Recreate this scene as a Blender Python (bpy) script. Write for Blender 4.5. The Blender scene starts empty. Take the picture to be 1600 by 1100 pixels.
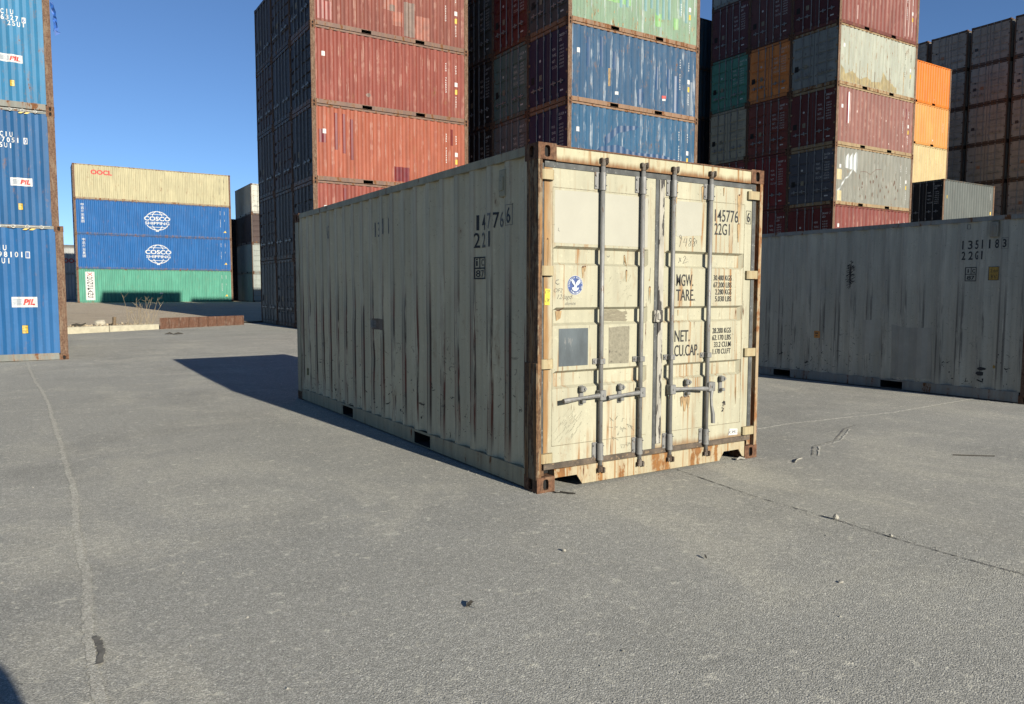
import bpy, bmesh, math, random
from mathutils import Vector, Matrix
R = math.radians
random.seed(7)
S = bpy.context.scene
COL = S.collection

# ------------------------------------------------------------------ camera
F_PX = 1179.72; CAM = Vector((-3.12056, -4.59150, 1.49978)); YAW, PITCH, ROLL = 0.562997, -0.0779376, 0.00171054
fw = Vector((math.cos(PITCH)*math.sin(YAW), math.cos(PITCH)*math.cos(YAW), math.sin(PITCH)))
rt = Vector((math.cos(YAW), -math.sin(YAW), 0)); up = rt.cross(fw)
rt2 = math.cos(ROLL)*rt + math.sin(ROLL)*up; up2 = -math.sin(ROLL)*rt + math.cos(ROLL)*up
cd = bpy.data.cameras.new('camera'); cam = bpy.data.objects.new('camera', cd); COL.objects.link(cam)
M = Matrix((rt2, up2, -fw)).transposed().to_4x4(); M.translation = CAM; cam.matrix_world = M
cd.sensor_width = 36; cd.lens = 36*F_PX/1600; cd.clip_start = .05; cd.clip_end = 3000
S.camera = cam
# ------------------------------------------------------------------ sky and sun
SUN_EL = 19.2; SUN_DIR = Vector((0.085, -1, math.hypot(1, .085)*math.tan(R(SUN_EL)))).normalized()
w = bpy.data.worlds.new('World'); S.world = w; w.use_nodes = True
nt = w.node_tree; nt.nodes.clear()
sky = nt.nodes.new('ShaderNodeTexSky'); sky.sky_type = 'NISHITA'; sky.sun_disc = False
sky.sun_elevation = R(SUN_EL); sky.sun_rotation = math.atan2(SUN_DIR.x, SUN_DIR.y)
sky.air_density = 0.7; sky.dust_density = 0.0; sky.ozone_density = 4.8; sky.altitude = 0
bg = nt.nodes.new('ShaderNodeBackground'); bg.inputs[1].default_value = 0.06
wo = nt.nodes.new('ShaderNodeOutputWorld')
nt.links.new(sky.outputs[0], bg.inputs[0]); nt.links.new(bg.outputs[0], wo.inputs[0])
ld = bpy.data.lights.new('sun', 'SUN'); ld.energy = 5.0; ld.angle = R(.5); ld.color = (1, .93, .80)
sun = bpy.data.objects.new('sun', ld); COL.objects.link(sun); sun.location = (4, -40, 20)
sun.rotation_euler = SUN_DIR.to_track_quat('Z', 'Y').to_euler()
S.view_settings.view_transform = 'Standard'; S.view_settings.look = 'None'
S.view_settings.exposure = 1.1; S.view_settings.gamma = 1

# ------------------------------------------------------------------ node helpers
def mat(name):
    m = bpy.data.materials.new(name); m.use_nodes = True
    t = m.node_tree; b = t.nodes['Principled BSDF']
    return m, t, b
class N:
    def __init__(s, t): s.t = t
    def n(s, ty, **k):
        x = s.t.nodes.new(ty)
        for a, v in k.items(): setattr(x, a, v)
        return x
    def put(s, sock, v):
        if hasattr(v, 'links') or isinstance(v, bpy.types.NodeSocket): s.t.links.new(v, sock)
        else: sock.default_value = v[:3] if isinstance(v, (tuple, list)) and len(sock.default_value) == 3 else v
    def math(s, op, a, b=0.0, clamp=False):
        x = s.n('ShaderNodeMath', operation=op, use_clamp=clamp); s.put(x.inputs[0], a); s.put(x.inputs[1], b); return x.outputs[0]
    def vmath(s, op, a, b):
        x = s.n('ShaderNodeVectorMath', operation=op); s.put(x.inputs[0], a); s.put(x.inputs[1], b); return x.outputs[0]
    def noise(s, v, scale, detail=4, rough=.55, dist=0):
        x = s.n('ShaderNodeTexNoise'); s.put(x.inputs['Vector'], v); x.inputs['Scale'].default_value = scale
        x.inputs['Detail'].default_value = detail; x.inputs['Roughness'].default_value = rough; x.inputs['Distortion'].default_value = dist
        return x.outputs[0]
    def ramp(s, v, a, b, lo=0.0, hi=1.0):
        x = s.n('ShaderNodeMapRange'); x.interpolation_type = 'SMOOTHSTEP'
        s.put(x.inputs[0], v); s.put(x.inputs[1], a); s.put(x.inputs[2], b); s.put(x.inputs[3], lo); s.put(x.inputs[4], hi); return x.outputs[0]
    def mix(s, f, a, b, mode='MIX'):
        x = s.n('ShaderNodeMix', data_type='RGBA', blend_type=mode); s.put(x.inputs[0], f); s.put(x.inputs[6], a); s.put(x.inputs[7], b); return x.outputs[2]
    def sep(s, v):
        x = s.n('ShaderNodeSeparateXYZ'); s.put(x.inputs[0], v); return x.outputs
    def bump(s, h, st, dist, normal=None):
        x = s.n('ShaderNodeBump'); x.inputs['Strength'].default_value = st; x.inputs['Distance'].default_value = dist; s.put(x.inputs['Height'], h)
        if normal is not None: s.put(x.inputs['Normal'], normal)
        return x.outputs[0]
KA = .56      # overall reflectance level of the yard's materials
def c4(c): return (c[0]*KA, c[1]*KA, c[2]*KA, 1)

# ------------------------------------------------------------------ materials
def paint(name, base=None, rust=None, streak=.5, scrape=0.0, rough=.55, runs=0.0, zmask=None, edge=None, dirt=.5, rustcol=(.10, .042, .02), spec=.16, scol=(.07, .05, .04), scol2=(.13, .05, .034), zr=(.1, .45, 1.1, 1.9), knocks=.9, slo=.46, rlo=.43):
    """weathered steel paint in container coordinates; colour and rust amount come from the object colour unless given"""
    m, t, b = mat(name); k = N(t)
    tc = k.n('ShaderNodeTexCoord').outputs['Object']; oi = k.n('ShaderNodeObjectInfo')
    seed = k.vmath('MULTIPLY', oi.outputs['Location'], (3.17, 5.31, 7.77))
    p = k.vmath('ADD', tc, seed)
    x, y, z = k.sep(tc)
    col = c4(base) if base else oi.outputs['Color']
    ru = rust if rust is not None else oi.outputs['Alpha']
    big = k.noise(p, 1.3, 4)
    up_ = lambda cc, m_, a_: k.vmath('ADD', k.vmath('MULTIPLY', cc, m_), a_)
    pale = up_(col, (1.30, 1.28, 1.25), (.010, .010, .010))
    fadev = k.noise(k.vmath('MULTIPLY', p, (2.2, 2.2, .8)), 1.0, 5, .6)
    c = k.mix(k.ramp(fadev, .38, .72, 0, .55), col, pale)
    ps = k.vmath('MULTIPLY', p, (7, 7, .45))
    st = k.noise(ps, 1.6, 6, .65)
    c = k.mix(k.ramp(st, .35, .75, 0, streak), c, k.mix(.5, c, c4((.05, .045, .04))))
    fine = k.noise(p, 22, 5, .7)
    c = k.mix(k.ramp(fine, .56, .72, 0, .35), c, up_(c, (1.45, 1.45, 1.4), (.012, .012, .012)))
    # rust patches stretched downwards
    pr = k.vmath('MULTIPLY', p, (5, 5, 1.5))
    rn = k.math('ADD', k.math('MULTIPLY', k.noise(pr, 1.4, 9, .68), .8), k.math('MULTIPLY', k.noise(p, 14, 4, .6), .2))
    lo = k.math('SUBTRACT', .69, k.math('MULTIPLY', ru, .30))
    rm = k.ramp(rn, lo, k.math('ADD', lo, .045))
    rc = k.mix(k.noise(p, 30, 3), c4(rustcol), c4((rustcol[0]*2.6, rustcol[1]*2.7, rustcol[2]*2.2)))
    halo = k.ramp(rn, k.math('SUBTRACT', lo, .09), k.math('ADD', lo, .03), 0, .35)
    c = k.mix(halo, c, c4((.30, .17, .08))); c = k.mix(rm, c, rc)
    # specks
    sp = k.ramp(k.noise(p, 55, 2, .5), .70, .74, 0, .8)
    c = k.mix(k.math('MULTIPLY', sp, dirt), c, c4((.03, .022, .018)))
    if scrape:                       # scuffs on the crests of the corrugation
        ph = k.math('FRACT', k.math('DIVIDE', k.math('SUBTRACT', y, .2), .2829))
        near = lambda c0, w_, g=1.0: k.ramp(k.math('ABSOLUTE', k.math('SUBTRACT', ph, c0)), w_*.35, w_, 1, 0)
        rid = k.math('MAXIMUM', k.math('MAXIMUM', near(0.0, .075), near(1.0, .075)), k.math('MAXIMUM', near(.745, .08), k.math('MULTIPLY', near(.87, .12), .45)))
        sn = k.noise(k.vmath('MULTIPLY', p, (34, 34, 1.5)), 1.0, 6, .72)
        big2 = k.noise(k.vmath('MULTIPLY', p, (3.4, 3.4, .8)), 1.0, 4, .6)
        zz = k.math('MULTIPLY', k.ramp(z, zr[0], zr[1], .25, 1), k.ramp(z, zr[2], zr[3], 1, .3))
        s_ = k.math('MULTIPLY', k.math('MULTIPLY', rid, zz), k.ramp(k.math('ADD', sn, k.math('MULTIPLY', k.math('SUBTRACT', big2, .5), 1.1)), slo, slo+.12))
        c = k.mix(k.math('MULTIPLY', s_, scrape), c, k.mix(k.ramp(k.noise(p, 3.1, 2), .42, .6), c4(scol), c4(scol2)))
        # short knocks and scratches scattered over the lower sheet
        kn = k.noise(k.vmath('MULTIPLY', p, (9, 9, 13)), 1.0, 3, .55, 1.8)
        kl = k.math('MULTIPLY', k.ramp(kn, .65, .675), k.ramp(z, .25, 1.5, 1, .12))
        c = k.mix(k.math('MULTIPLY', kl, knocks), c, c4((.03, .028, .025)))
    if runs:                         # thin rust runs down the sheet
        pr2 = k.vmath('MULTIPLY', p, (30, 30, .9))
        rr = k.math('MULTIPLY', k.ramp(k.noise(pr2, 1.0, 5, .6), .50, .68), k.ramp(k.noise(k.vmath('MULTIPLY', p, (2.2, 2.2, 1.3)), 1.0, 3), rlo, rlo+.18))
        if zmask: rr = k.math('MULTIPLY', rr, k.ramp(z, zmask[0], zmask[1]))
        c = k.mix(k.math('MULTIPLY', rr, runs), c, c4((.32, .15, .045)))
        pr3 = k.vmath('MULTIPLY', p, (42, 42, 2.5))
        r3 = k.math('MULTIPLY', k.ramp(k.noise(pr3, 1.0, 6, .7), .60, .66), k.ramp(k.noise(k.vmath('MULTIPLY', p, (5, 5, 4)), 1.0, 3), .50, .64))
        if zmask: r3 = k.math('MULTIPLY', r3, k.ramp(z, zmask[0], zmask[1]))
        c = k.mix(k.math('MULTIPLY', r3, min(1, runs*1.2)), c, c4((.12, .05, .022)))
    if edge:                         # stained hinge edge: (axis, from, to, colour, amount)
        ax = {'x': x, 'z': z}[edge[0]]
        e = k.math('ADD', ax, k.math('MULTIPLY', k.math('SUBTRACT', k.noise(k.vmath('MULTIPLY', p, (14, 14, 1.6)), 1.0, 5, .65), .5), edge[5] if len(edge) > 5 else .06))
        c = k.mix(k.ramp(e, edge[1], edge[2], 0, edge[4]), c, k.mix(k.noise(k.vmath('MULTIPLY', p, (40, 40, 6)), 1, 4), c4(edge[3]), c4((edge[3][0]*.35, edge[3][1]*.28, edge[3][2]*.3))))
    t.links.new(c, b.inputs['Base Color'])
    k.put(b.inputs['Roughness'], k.math('ADD', rough, k.math('MULTIPLY', rm, .3)))
    b.inputs['Specular IOR Level'].default_value = spec
    h = k.math('ADD', k.math('MULTIPLY', k.noise(p, 2.3, 3), 1.0), k.math('ADD', k.math('MULTIPLY', k.noise(p, 60, 3), .03), k.math('MULTIPLY', rm, .05)))
    t.links.new(k.bump(h, .35, .02), b.inputs['Normal'])
    return m
def rusty(name, a=(.085, .042, .024), b_=(.20, .10, .055), pale=(.33, .24, .15), palef=.3, hi=.62, runs=0):
    m, t, b = mat(name); k = N(t)
    tc = k.n('ShaderNodeTexCoord').outputs['Object']; oi = k.n('ShaderNodeObjectInfo')
    p = k.vmath('ADD', tc, k.vmath('MULTIPLY', oi.outputs['Location'], (3.1, 5.7, 7.1)))
    n1 = k.noise(p, 26, 8, .72)
    c = k.mix(k.ramp(n1, .35, .65), c4(a), c4(b_))
    c = k.mix(k.ramp(k.noise(k.vmath('MULTIPLY', p, (9, 9, 2)), 2, 7, .7), .5, hi, 0, palef), c, c4(pale))
    c = k.mix(k.ramp(k.noise(k.vmath('MULTIPLY', p, (30, 30, 5)), 1.5, 4, .7), .6, .68, 0, .6), c, c4((.03, .018, .012)))
    if runs:
        c = k.mix(k.ramp(k.noise(k.vmath('MULTIPLY', p, (38, 38, 1.3)), 1.0, 6, .68), .48, .62, 0, runs), c, c4((.36, .19, .075)))
        c = k.mix(k.ramp(k.noise(k.vmath('MULTIPLY', p, (45, 45, 1.0)), 1.0, 5, .7), .55, .66, 0, runs), c, c4((.045, .026, .016)))
        c = k.mix(k.ramp(k.noise(k.vmath('MULTIPLY', p, (22, 22, 3)), 1.0, 6, .75), .62, .68, 0, runs*.8), c, c4((.42, .36, .24)))
    t.links.new(c, b.inputs['Base Color']); b.inputs['Roughness'].default_value = .85; b.inputs['Specular IOR Level'].default_value = .2
    t.links.new(k.bump(k.noise(p, 90, 5, .7), .5, .004), b.inputs['Normal'])
    return m
def plain(name, c, rough=.6, var=.25, scale=20, metal=0, speck=None, stretch=(1, 1, 1), bump=.2):
    m, t, b = mat(name); k = N(t)
    tc = k.vmath('MULTIPLY', k.n('ShaderNodeTexCoord').outputs['Object'], stretch)
    n1 = k.noise(tc, scale, 6, .65)
    cc = k.mix(k.ramp(n1, .3, .7), c4([v*(1-var) for v in c]), c4([v*(1+var) for v in c]))
    if speck: cc = k.mix(k.ramp(k.noise(tc, scale*speck[1], 4, .65), speck[2], speck[2]+.05), cc, c4(speck[0]))
    t.links.new(cc, b.inputs['Base Color']); b.inputs['Roughness'].default_value = rough; b.inputs['Metallic'].default_value = metal
    if bump: t.links.new(k.bump(n1, bump, .003), b.inputs['Normal'])
    return m
CREAM = (.455, .437, .322)
MT = {}
MT['paint'] = paint('container paint')
MT['frame'] = rusty('weathered frame steel', (.10, .055, .035), (.21, .13, .085), (.30, .24, .17), .45)
MT['pframe'] = paint('painted frame', streak=.6, dirt=.8)
MT['cast'] = rusty('rusty casting')
MT['dark'] = plain('flat black', (.004, .0035, .003), .95, .2, 10, bump=0)  # black stands for shade and grime inside casting holes and fork pockets
MT['rod'] = plain('dull galvanised bar', (.24, .24, .23), .5, .18, 30, .15, ((.15, .095, .06), 1.4, .60), (1, 1, .3))
MT['cam'] = rusty('grimy cam', (.05, .035, .026), (.12, .085, .06), (.24, .22, .19), .55, .55)
MT['gasket'] = plain('door rubber', (.075, .08, .078), .75, .4, 9, 0, ((.22, .22, .2), 4, .62), (1, 1, 1))
MT['gasket_dirty'] = plain('mud caked rubber', (.10, .075, .052), .85, .45, 7, 0, ((.23, .16, .09), 5, .58))
MT['cream_side'] = paint('cream side sheet', (.68, .61, .42), .12, .35, scrape=1.0, dirt=.9, slo=.35, scol=(.075, .05, .036), scol2=(.17, .05, .03), runs=.35, zmask=(1.9, .6))  # same paint as the doors, lightened and warmed to lift the shaded side
MT['grey_side'] = paint('pale grey side sheet', (.53, .51, .42), .04, .5, scrape=.8, slo=.44, scol=(.10, .095, .085), scol2=(.13, .115, .10), dirt=.9)  # sheet colour raised and warmed to brighten this shaded side
MT['worn_red'] = paint('worn red sheet', scrape=.85, scol=(.42, .24, .19), scol2=(.28, .10, .08), zr=(.1, .5, 2.0, 2.5), knocks=.15)
MT['worn_pale'] = paint('worn grey sheet', scrape=.5, scol=(.45, .45, .41), scol2=(.15, .13, .10), zr=(0, .1, 2.0, 2.6), knocks=.5)
MT['worn_blue'] = paint('worn blue sheet', streak=.35, scrape=.62, slo=.52, scol=(.62, .66, .68), scol2=(.40, .45, .48), zr=(0, .1, 2.3, 2.6), knocks=.3)
MT['cream_rail'] = paint('cream rail', (.42, .385, .26), .32, .7, dirt=.9)
MT['grey_rail'] = paint('grey rail', (.40, .38, .31), .25, .7, dirt=.9)
MT['cream_door'] = paint('cream door sheet', CREAM, .06, .28, runs=.95, dirt=.6, rough=.45, edge=('z', .27, .205, (.36, .19, .07), .7, .12))
MT['cream_left'] = paint('cream door hinge edge', CREAM, .12, .3, runs=.9, edge=('x', .165, .085, (.46, .25, .08), .9, .16))
MT['cream_head'] = paint('cream door header', (.49, .46, .31), .14, .25, runs=1.0, rlo=.38, edge=('z', 2.525, 2.468, (.30, .13, .035), .9, .10))
MT['cream_sill'] = paint('rust stained sill', (.46, .41, .275), .56, .3, runs=1.0, rlo=.30, dirt=.8, rustcol=(.15, .07, .03))
MT['hinge'] = paint('cream hinge', (.44, .37, .22), .35, .3, runs=.9, rustcol=(.16, .07, .025))
MT['post_side'] = rusty('dark rust post', (.085, .048, .028), (.19, .11, .06), (.38, .31, .2), .55, .57, .75)
MT['post_right'] = paint('rust spotted post flange', (.42, .33, .21), .62, .3, dirt=1, rustcol=(.15, .07, .035))
MT['worn'] = plain('worn seal strip', (.38, .36, .30), .7, .3, 14, 0, ((.035, .03, .027), 1.3, .5), (1, 1, .22))
MT['seam'] = plain('weld seam', (.25, .22, .14), .7, .4, 40, bump=0)
MT['white'] = plain('white lettering', (.62, .62, .60), .6, .15, 30, bump=0)
MT['offwhite'] = plain('dirty white lettering', (.62, .62, .58), .6, .35, 25, bump=0)
MT['black'] = plain('black lettering', (.012, .012, .013), .6, .4, 30, bump=0)
MT['faint'] = plain('faded lettering', (.15, .15, .14), .7, .5, 18, bump=0)
MT['pencil'] = plain('marker strokes', (.10, .10, .085), .7, .4, 25, bump=0)
MT['red'] = plain('red lettering', (.50, .035, .025), .6, .2, 25, bump=0)
MT['yellow'] = plain('yellow label', (.62, .42, .03), .5, .15, 20, bump=0)
MT['orange'] = plain('orange label', (.65, .25, .02), .5, .12, 20, bump=0)
MT['lemon'] = plain('lemon sticky label', (.72, .62, .04), .5, .08, 20, bump=0)
MT['blueink'] = plain('blue emblem', (.035, .075, .25), .5, .15, 30, bump=0)
MT['sigblue'] = plain('grey blue logo bars', (.28, .33, .38), .6, .2, 30, bump=0)
MT['plate_a'] = plain('scuffed slate placard', (.085, .105, .115), .45, .3, 6, 0, ((.17, .18, .18), 3, .6), (1, 1, .35))
MT['plate_b'] = plain('tan adhesive patch', (.255, .235, .17), .9, .2, 40, 0, ((.12, .105, .08), .45, .63))
MT['smear'] = plain('scraped adhesive smear', (.24, .215, .15), .9, .2, 30, 0, ((.42, .40, .28), .8, .66), (1, 1, 3))

# ------------------------------------------------------------------ mesh helpers
class MB:
    def __init__(s): s.v = []; s.f = []; s.m = []
    def add(s, vs, fs, mi=0):
        o = len(s.v); s.v += [tuple(v) for v in vs]; s.f += [tuple(i+o for i in f) for f in fs]; s.m += [mi]*len(fs); return s
    def box(s, x0, x1, y0, y1, z0, z1, mi=0, skip=()):
        vs = [(x0,y0,z0),(x1,y0,z0),(x1,y1,z0),(x0,y1,z0),(x0,y0,z1),(x1,y0,z1),(x1,y1,z1),(x0,y1,z1)]
        fs = {'b':(3,2,1,0),'t':(4,5,6,7),'f':(0,1,5,4),'k':(2,3,7,6),'l':(3,0,4,7),'r':(1,2,6,5)}
        return s.add(vs, [f for k_, f in fs.items() if k_ not in skip], mi)
    def bbox(s, x0, x1, y0, y1, z0, z1, c, mi=0):
        """box with all edges chamfered by c"""
        bm = bmesh.new(); vs = [bm.verts.new(p) for p in ((x0,y0,z0),(x1,y0,z0),(x1,y1,z0),(x0,y1,z0),(x0,y0,z1),(x1,y0,z1),(x1,y1,z1),(x0,y1,z1))]
        for f in ((3,2,1,0),(4,5,6,7),(0,1,5,4),(2,3,7,6),(3,0,4,7),(1,2,6,5)): bm.faces.new([vs[i] for i in f])
        bmesh.ops.bevel(bm, geom=list(bm.edges), offset=c, segments=1, affect='EDGES', profile=.5)
        bm.verts.index_update(); s.add([v.co[:] for v in bm.verts], [[v.index for v in f.verts] for f in bm.faces], mi); bm.free(); return s
    def prism(s, poly, a, b, axis='z', mi=0, caps=True):
        n = len(poly)
        def pt(u, v, wv): return {'z': (u, v, wv), 'x': (wv, u, v), 'y': (u, wv, v)}[axis]
        vs = [pt(u, v, a) for u, v in poly]+[pt(u, v, b) for u, v in poly]
        fs = [(i, (i+1) % n, n+(i+1) % n, n+i) for i in range(n)]
        if caps: fs += [tuple(range(n-1, -1, -1)), tuple(range(n, 2*n))]
        return s.add(vs, fs, mi)
    def tube(s, pts, r, n=10, mi=0, cap=True):
        pts = [Vector(p) for p in pts]; rs = r if isinstance(r, (list, tuple)) else [r]*len(pts); vs = []; fs = []
        for i, p in enumerate(pts):
            d = (pts[min(i+1, len(pts)-1)]-pts[max(i-1, 0)]).normalized()
            a = d.orthogonal().normalized() if abs(d.z) < .9 else Vector((1, 0, 0)); a = (a - d*a.dot(d)).normalized(); b_ = d.cross(a)
            for j in range(n):
                an = 2*math.pi*j/n; vs.append(p+(a*math.cos(an)+b_*math.sin(an))*rs[i])
        for i in range(len(pts)-1):
            for j in range(n): fs.append((i*n+j, i*n+(j+1) % n, (i+1)*n+(j+1) % n, (i+1)*n+j))
        if cap: fs += [tuple(range(n-1, -1, -1)), tuple((len(pts)-1)*n+j for j in range(n))]
        return s.add(vs, fs, mi)
    def mesh(s, name, mats, smooth=False, fix=True):
        me = bpy.data.meshes.new(name); me.from_pydata(s.v, [], s.f)
        for m_ in mats: me.materials.append(m_)
        for p, i in zip(me.polygons, s.m): p.material_index = i; p.use_smooth = smooth
        if fix:
            bm = bmesh.new(); bm.from_mesh(me); bmesh.ops.recalc_face_normals(bm, faces=bm.faces); bm.to_mesh(me); bm.free()
        me.update(); return me
def ob(name, me, parent=None, color=None):
    o = bpy.data.objects.new(name, me); COL.objects.link(o)
    if parent is not None: o.parent = parent
    if color is not None: o.color = color
    return o
def tag(o, label=None, cat=None, group=None, kind=None):
    if label: o['label'] = label
    if cat: o['category'] = cat
    if group: o['group'] = group
    if kind: o['kind'] = kind
    return o

# ------------------------------------------------------------------ lettering
_tc = {}
def text2d(s, bold=0.0):
    key = (s, bold)
    if key in _tc: return _tc[key]
    cu = bpy.data.curves.new('glyphs', 'FONT'); cu.body = s; cu.size = 1; cu.offset = bold; cu.resolution_u = 3; cu.fill_mode = 'FRONT'
    o = bpy.data.objects.new('glyphs', cu); COL.objects.link(o)
    dg = bpy.context.evaluated_depsgraph_get(); dg.update()
    me = bpy.data.meshes.new_from_object(o.evaluated_get(dg))
    vs = [(v.co.x, v.co.y) for v in me.vertices]; fs = [tuple(p.vertices) for p in me.polygons]
    bpy.data.objects.remove(o); bpy.data.curves.remove(cu); bpy.data.meshes.remove(me)
    x0 = min(v[0] for v in vs); x1 = max(v[0] for v in vs); y0 = min(v[1] for v in vs); y1 = max(v[1] for v in vs)
    r = ([((x-x0)/(x1-x0+1e-9), (y-y0)/(y1-y0+1e-9)) for x, y in vs], fs, (x1-x0)/(y1-y0+1e-9)); _tc[key] = r
    return r
class Flat:
    """flat marks in (u, v): u to the reader's right, v up"""
    def __init__(s): s.v = []; s.f = []; s.m = []; s.z = []; s.k = 0
    def add(s, vs, fs, m, step=1):
        o = len(s.v); s.v += vs; s.k += step; s.z += [s.k*.00012]*len(vs); s.f += [tuple(i+o for i in f) for f in fs]; s.m += [m]*len(fs); return s
    def rect(s, u0, u1, v0, v1, m): return s.add([(u0, v0), (u1, v0), (u1, v1), (u0, v1)], [(0, 1, 2, 3)], m)
    def poly(s, pts, m): return s.add(list(pts), [tuple(range(len(pts)))], m)
    def frame(s, u0, u1, v0, v1, t, m):
        return s.rect(u0, u1, v0, v0+t, m).rect(u0, u1, v1-t, v1, m).rect(u0, u0+t, v0+t, v1-t, m).rect(u1-t, u1, v0+t, v1-t, m)
    def text(s, tx, u0, u1, v0, v1, m, bold=0.02, shear=0, rot=False):
        vs, fs, a = text2d(tx, bold)
        if rot: vs = [(u0+(u1-u0)*y, v1-(v1-v0)*x) for x, y in vs]
        else: vs = [(u0+(u1-u0)*x+shear*(y-.5)*(v1-v0), v0+(v1-v0)*y) for x, y in vs]
        return s.add(vs, fs, m)
    def chars(s, tx, u0, v0, h, pitch, wd, m, bold=.02):
        for i, ch in enumerate(tx):
            if ch == ' ': continue
            ww = wd*(.35 if ch in '1Ii' else 1); uu = u0+i*pitch+(wd-ww)/2
            s.text(ch, uu, uu+ww, v0, v0+h, m, bold)
        return s
    def column(s, tx, u0, v1, h, pitch, wd, m, bold=.02):
        for i, ch in enumerate(tx):
            if ch != ' ': s.text(ch, u0+(wd*.3 if ch in '1Ii' else 0), u0+wd*(.7 if ch in '1Ii' else 1), v1-i*pitch-h, v1-i*pitch, m, bold)
        return s
    def stroke(s, pts, wd, m):
        pts = [Vector(p) for p in pts]; L_ = []; R_ = []
        for i, p in enumerate(pts):
            d = (pts[min(i+1, len(pts)-1)]-pts[max(i-1, 0)]); d = d.normalized() if d.length > 0 else Vector((1, 0)); n = Vector((-d.y, d.x))*wd/2
            L_.append(tuple(p+n)); R_.append(tuple(p-n))
        n = len(pts); return s.add(L_+R_, [(i, i+1, n+i+1, n+i) for i in range(n-1)], m, .25)
    def disc(s, u, v, ru, rv, m, n=28): return s.poly([(u+ru*math.cos(2*math.pi*i/n), v+rv*math.sin(2*math.pi*i/n)) for i in range(n)], m)
    def blob(s, u, v, ru, rv, m, seed=0, n=0, j=.35):
        rr = random.Random(seed); n = n or 9+seed*5 % 23; return s.poly([(u+ru*(1-j*rr.random())*math.cos(2*math.pi*i/n), v+rv*(1-j*rr.random())*math.sin(2*math.pi*i/n)) for i in range(n)], m)

# corrugation of a side sheet: outward distance table in y
def corr_breaks(L, n):
    a, b_ = .16, L-.16; pitch = (b_-a-.08)/n; br = [(a, .014)]; y = a+.04
    for i in range(n):
        br += [(y, .014), (y+.245*pitch, .05), (y+.5*pitch, .05), (y+.745*pitch, .014)]; y += pitch
    br += [(b_, .014)]
    return br
def corr_x(br, y):
    if y <= br[0][0]: return br[0][1]
    for (a, xa), (b_, xb) in zip(br, br[1:]):
        if y <= b_: return xa+(xb-xa)*(y-a)/(b_-a) if b_ > a else xb
    return br[-1][1]
def emit(name, V, F, MI, mats, parent, join):
    """marks either become part of the sheet's own mesh (join) or parts of their own, one per group of neighbouring marks"""
    if join:
        src = parent.data; me = bpy.data.meshes.new(src.name); n = len(src.vertices)
        slots = list(src.materials); idx = []
        for m_ in mats:
            if MT[m_] not in slots: slots.append(MT[m_])
            idx.append(slots.index(MT[m_]))
        me.from_pydata([v.co[:] for v in src.vertices]+list(V), [], [tuple(q.vertices) for q in src.polygons]+[tuple(i+n for i in f) for f in F])
        for m_ in slots: me.materials.append(m_)
        mi = [q.material_index for q in src.polygons]+[idx[i] for i in MI]
        for q, i in zip(me.polygons, mi): q.material_index = i
        me.update(); parent.data = me; return parent
    par = list(range(len(V)))
    def find(i):
        while par[i] != i: par[i] = par[par[i]]; i = par[i]
        return i
    for f in F:
        for q in f[1:]: par[find(q)] = find(f[0])
    isl = {}
    for i, f in enumerate(F): isl.setdefault(find(f[0]), []).append(i)
    bx = []
    for fs in isl.values():
        pts = [V[q] for i in fs for q in F[i]]; bx.append([fs, [min(c[k] for c in pts) for k in range(3)], [max(c[k] for c in pts) for k in range(3)]])
    g = list(range(len(bx)))
    def fg(i):
        while g[i] != i: i = g[i]
        return i
    for i in range(len(bx)):
        for j in range(i):
            gap = math.sqrt(sum(max(0, bx[i][1][k]-bx[j][2][k], bx[j][1][k]-bx[i][2][k])**2 for k in range(3)))
            if gap <= max(.02, .45*max(max(q[2][k]-q[1][k] for k in range(3)) for q in (bx[i], bx[j]))): g[fg(i)] = fg(j)
    out = {}
    for i in range(len(bx)): out.setdefault(fg(i), []).extend(bx[i][0])
    o = None
    for fs in out.values():
        ids = sorted({q for i in fs for q in F[i]}); mp = {q: k for k, q in enumerate(ids)}
        me = bpy.data.meshes.new(name); me.from_pydata([V[q] for q in ids], [], [tuple(mp[q] for q in F[i]) for i in fs])
        for m_ in mats: me.materials.append(MT[m_])
        for q, i in zip(me.polygons, fs): q.material_index = MI[i]
        me.update(); o = ob(name, me, parent)
    return o
def side_marks(name, fl, mats, br, W, side, u_of_y, parent, lift=.0022, join=True):
    """lay flat marks on the corrugated sheet, folding them over every crease; u = u_of_y[0] + u_of_y[1]*y"""
    bm = bmesh.new(); u0, sg = u_of_y
    vs = [bm.verts.new((zl, (u-u0)/sg, v)) for (u, v), zl in zip(fl.v, fl.z)]
    for f, mi in zip(fl.f, fl.m):
        try: bm.faces.new([vs[i] for i in f]).material_index = mi
        except ValueError: pass
    ys = [v.co.y for v in bm.verts]; lo, hi = min(ys), max(ys)
    for y, _ in br:
        if lo < y < hi: bmesh.ops.bisect_plane(bm, geom=bm.verts[:]+bm.edges[:]+bm.faces[:], plane_co=(0, y, 0), plane_no=(0, 1, 0), dist=1e-5)
    for v in bm.verts:
        x = corr_x(br, v.co.y)-lift-v.co.x; v.co.x = x if side == 0 else W-x
    bm.verts.index_update()
    V = [v.co[:] for v in bm.verts]; F = [tuple(v.index for v in f.verts) for f in bm.faces]; MI = [f.material_index for f in bm.faces]; bm.free()
    return emit(name, V, F, MI, mats, parent, join)
def front_marks(name, fl, mats, y, parent, lift=.0025, yfn=None, join=False):
    V = [(u, (yfn(u, v) if yfn else y)-lift-zl, v) for (u, v), zl in zip(fl.v, fl.z)]
    return emit(name, V, fl.f, fl.m, mats, parent, join)

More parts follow.
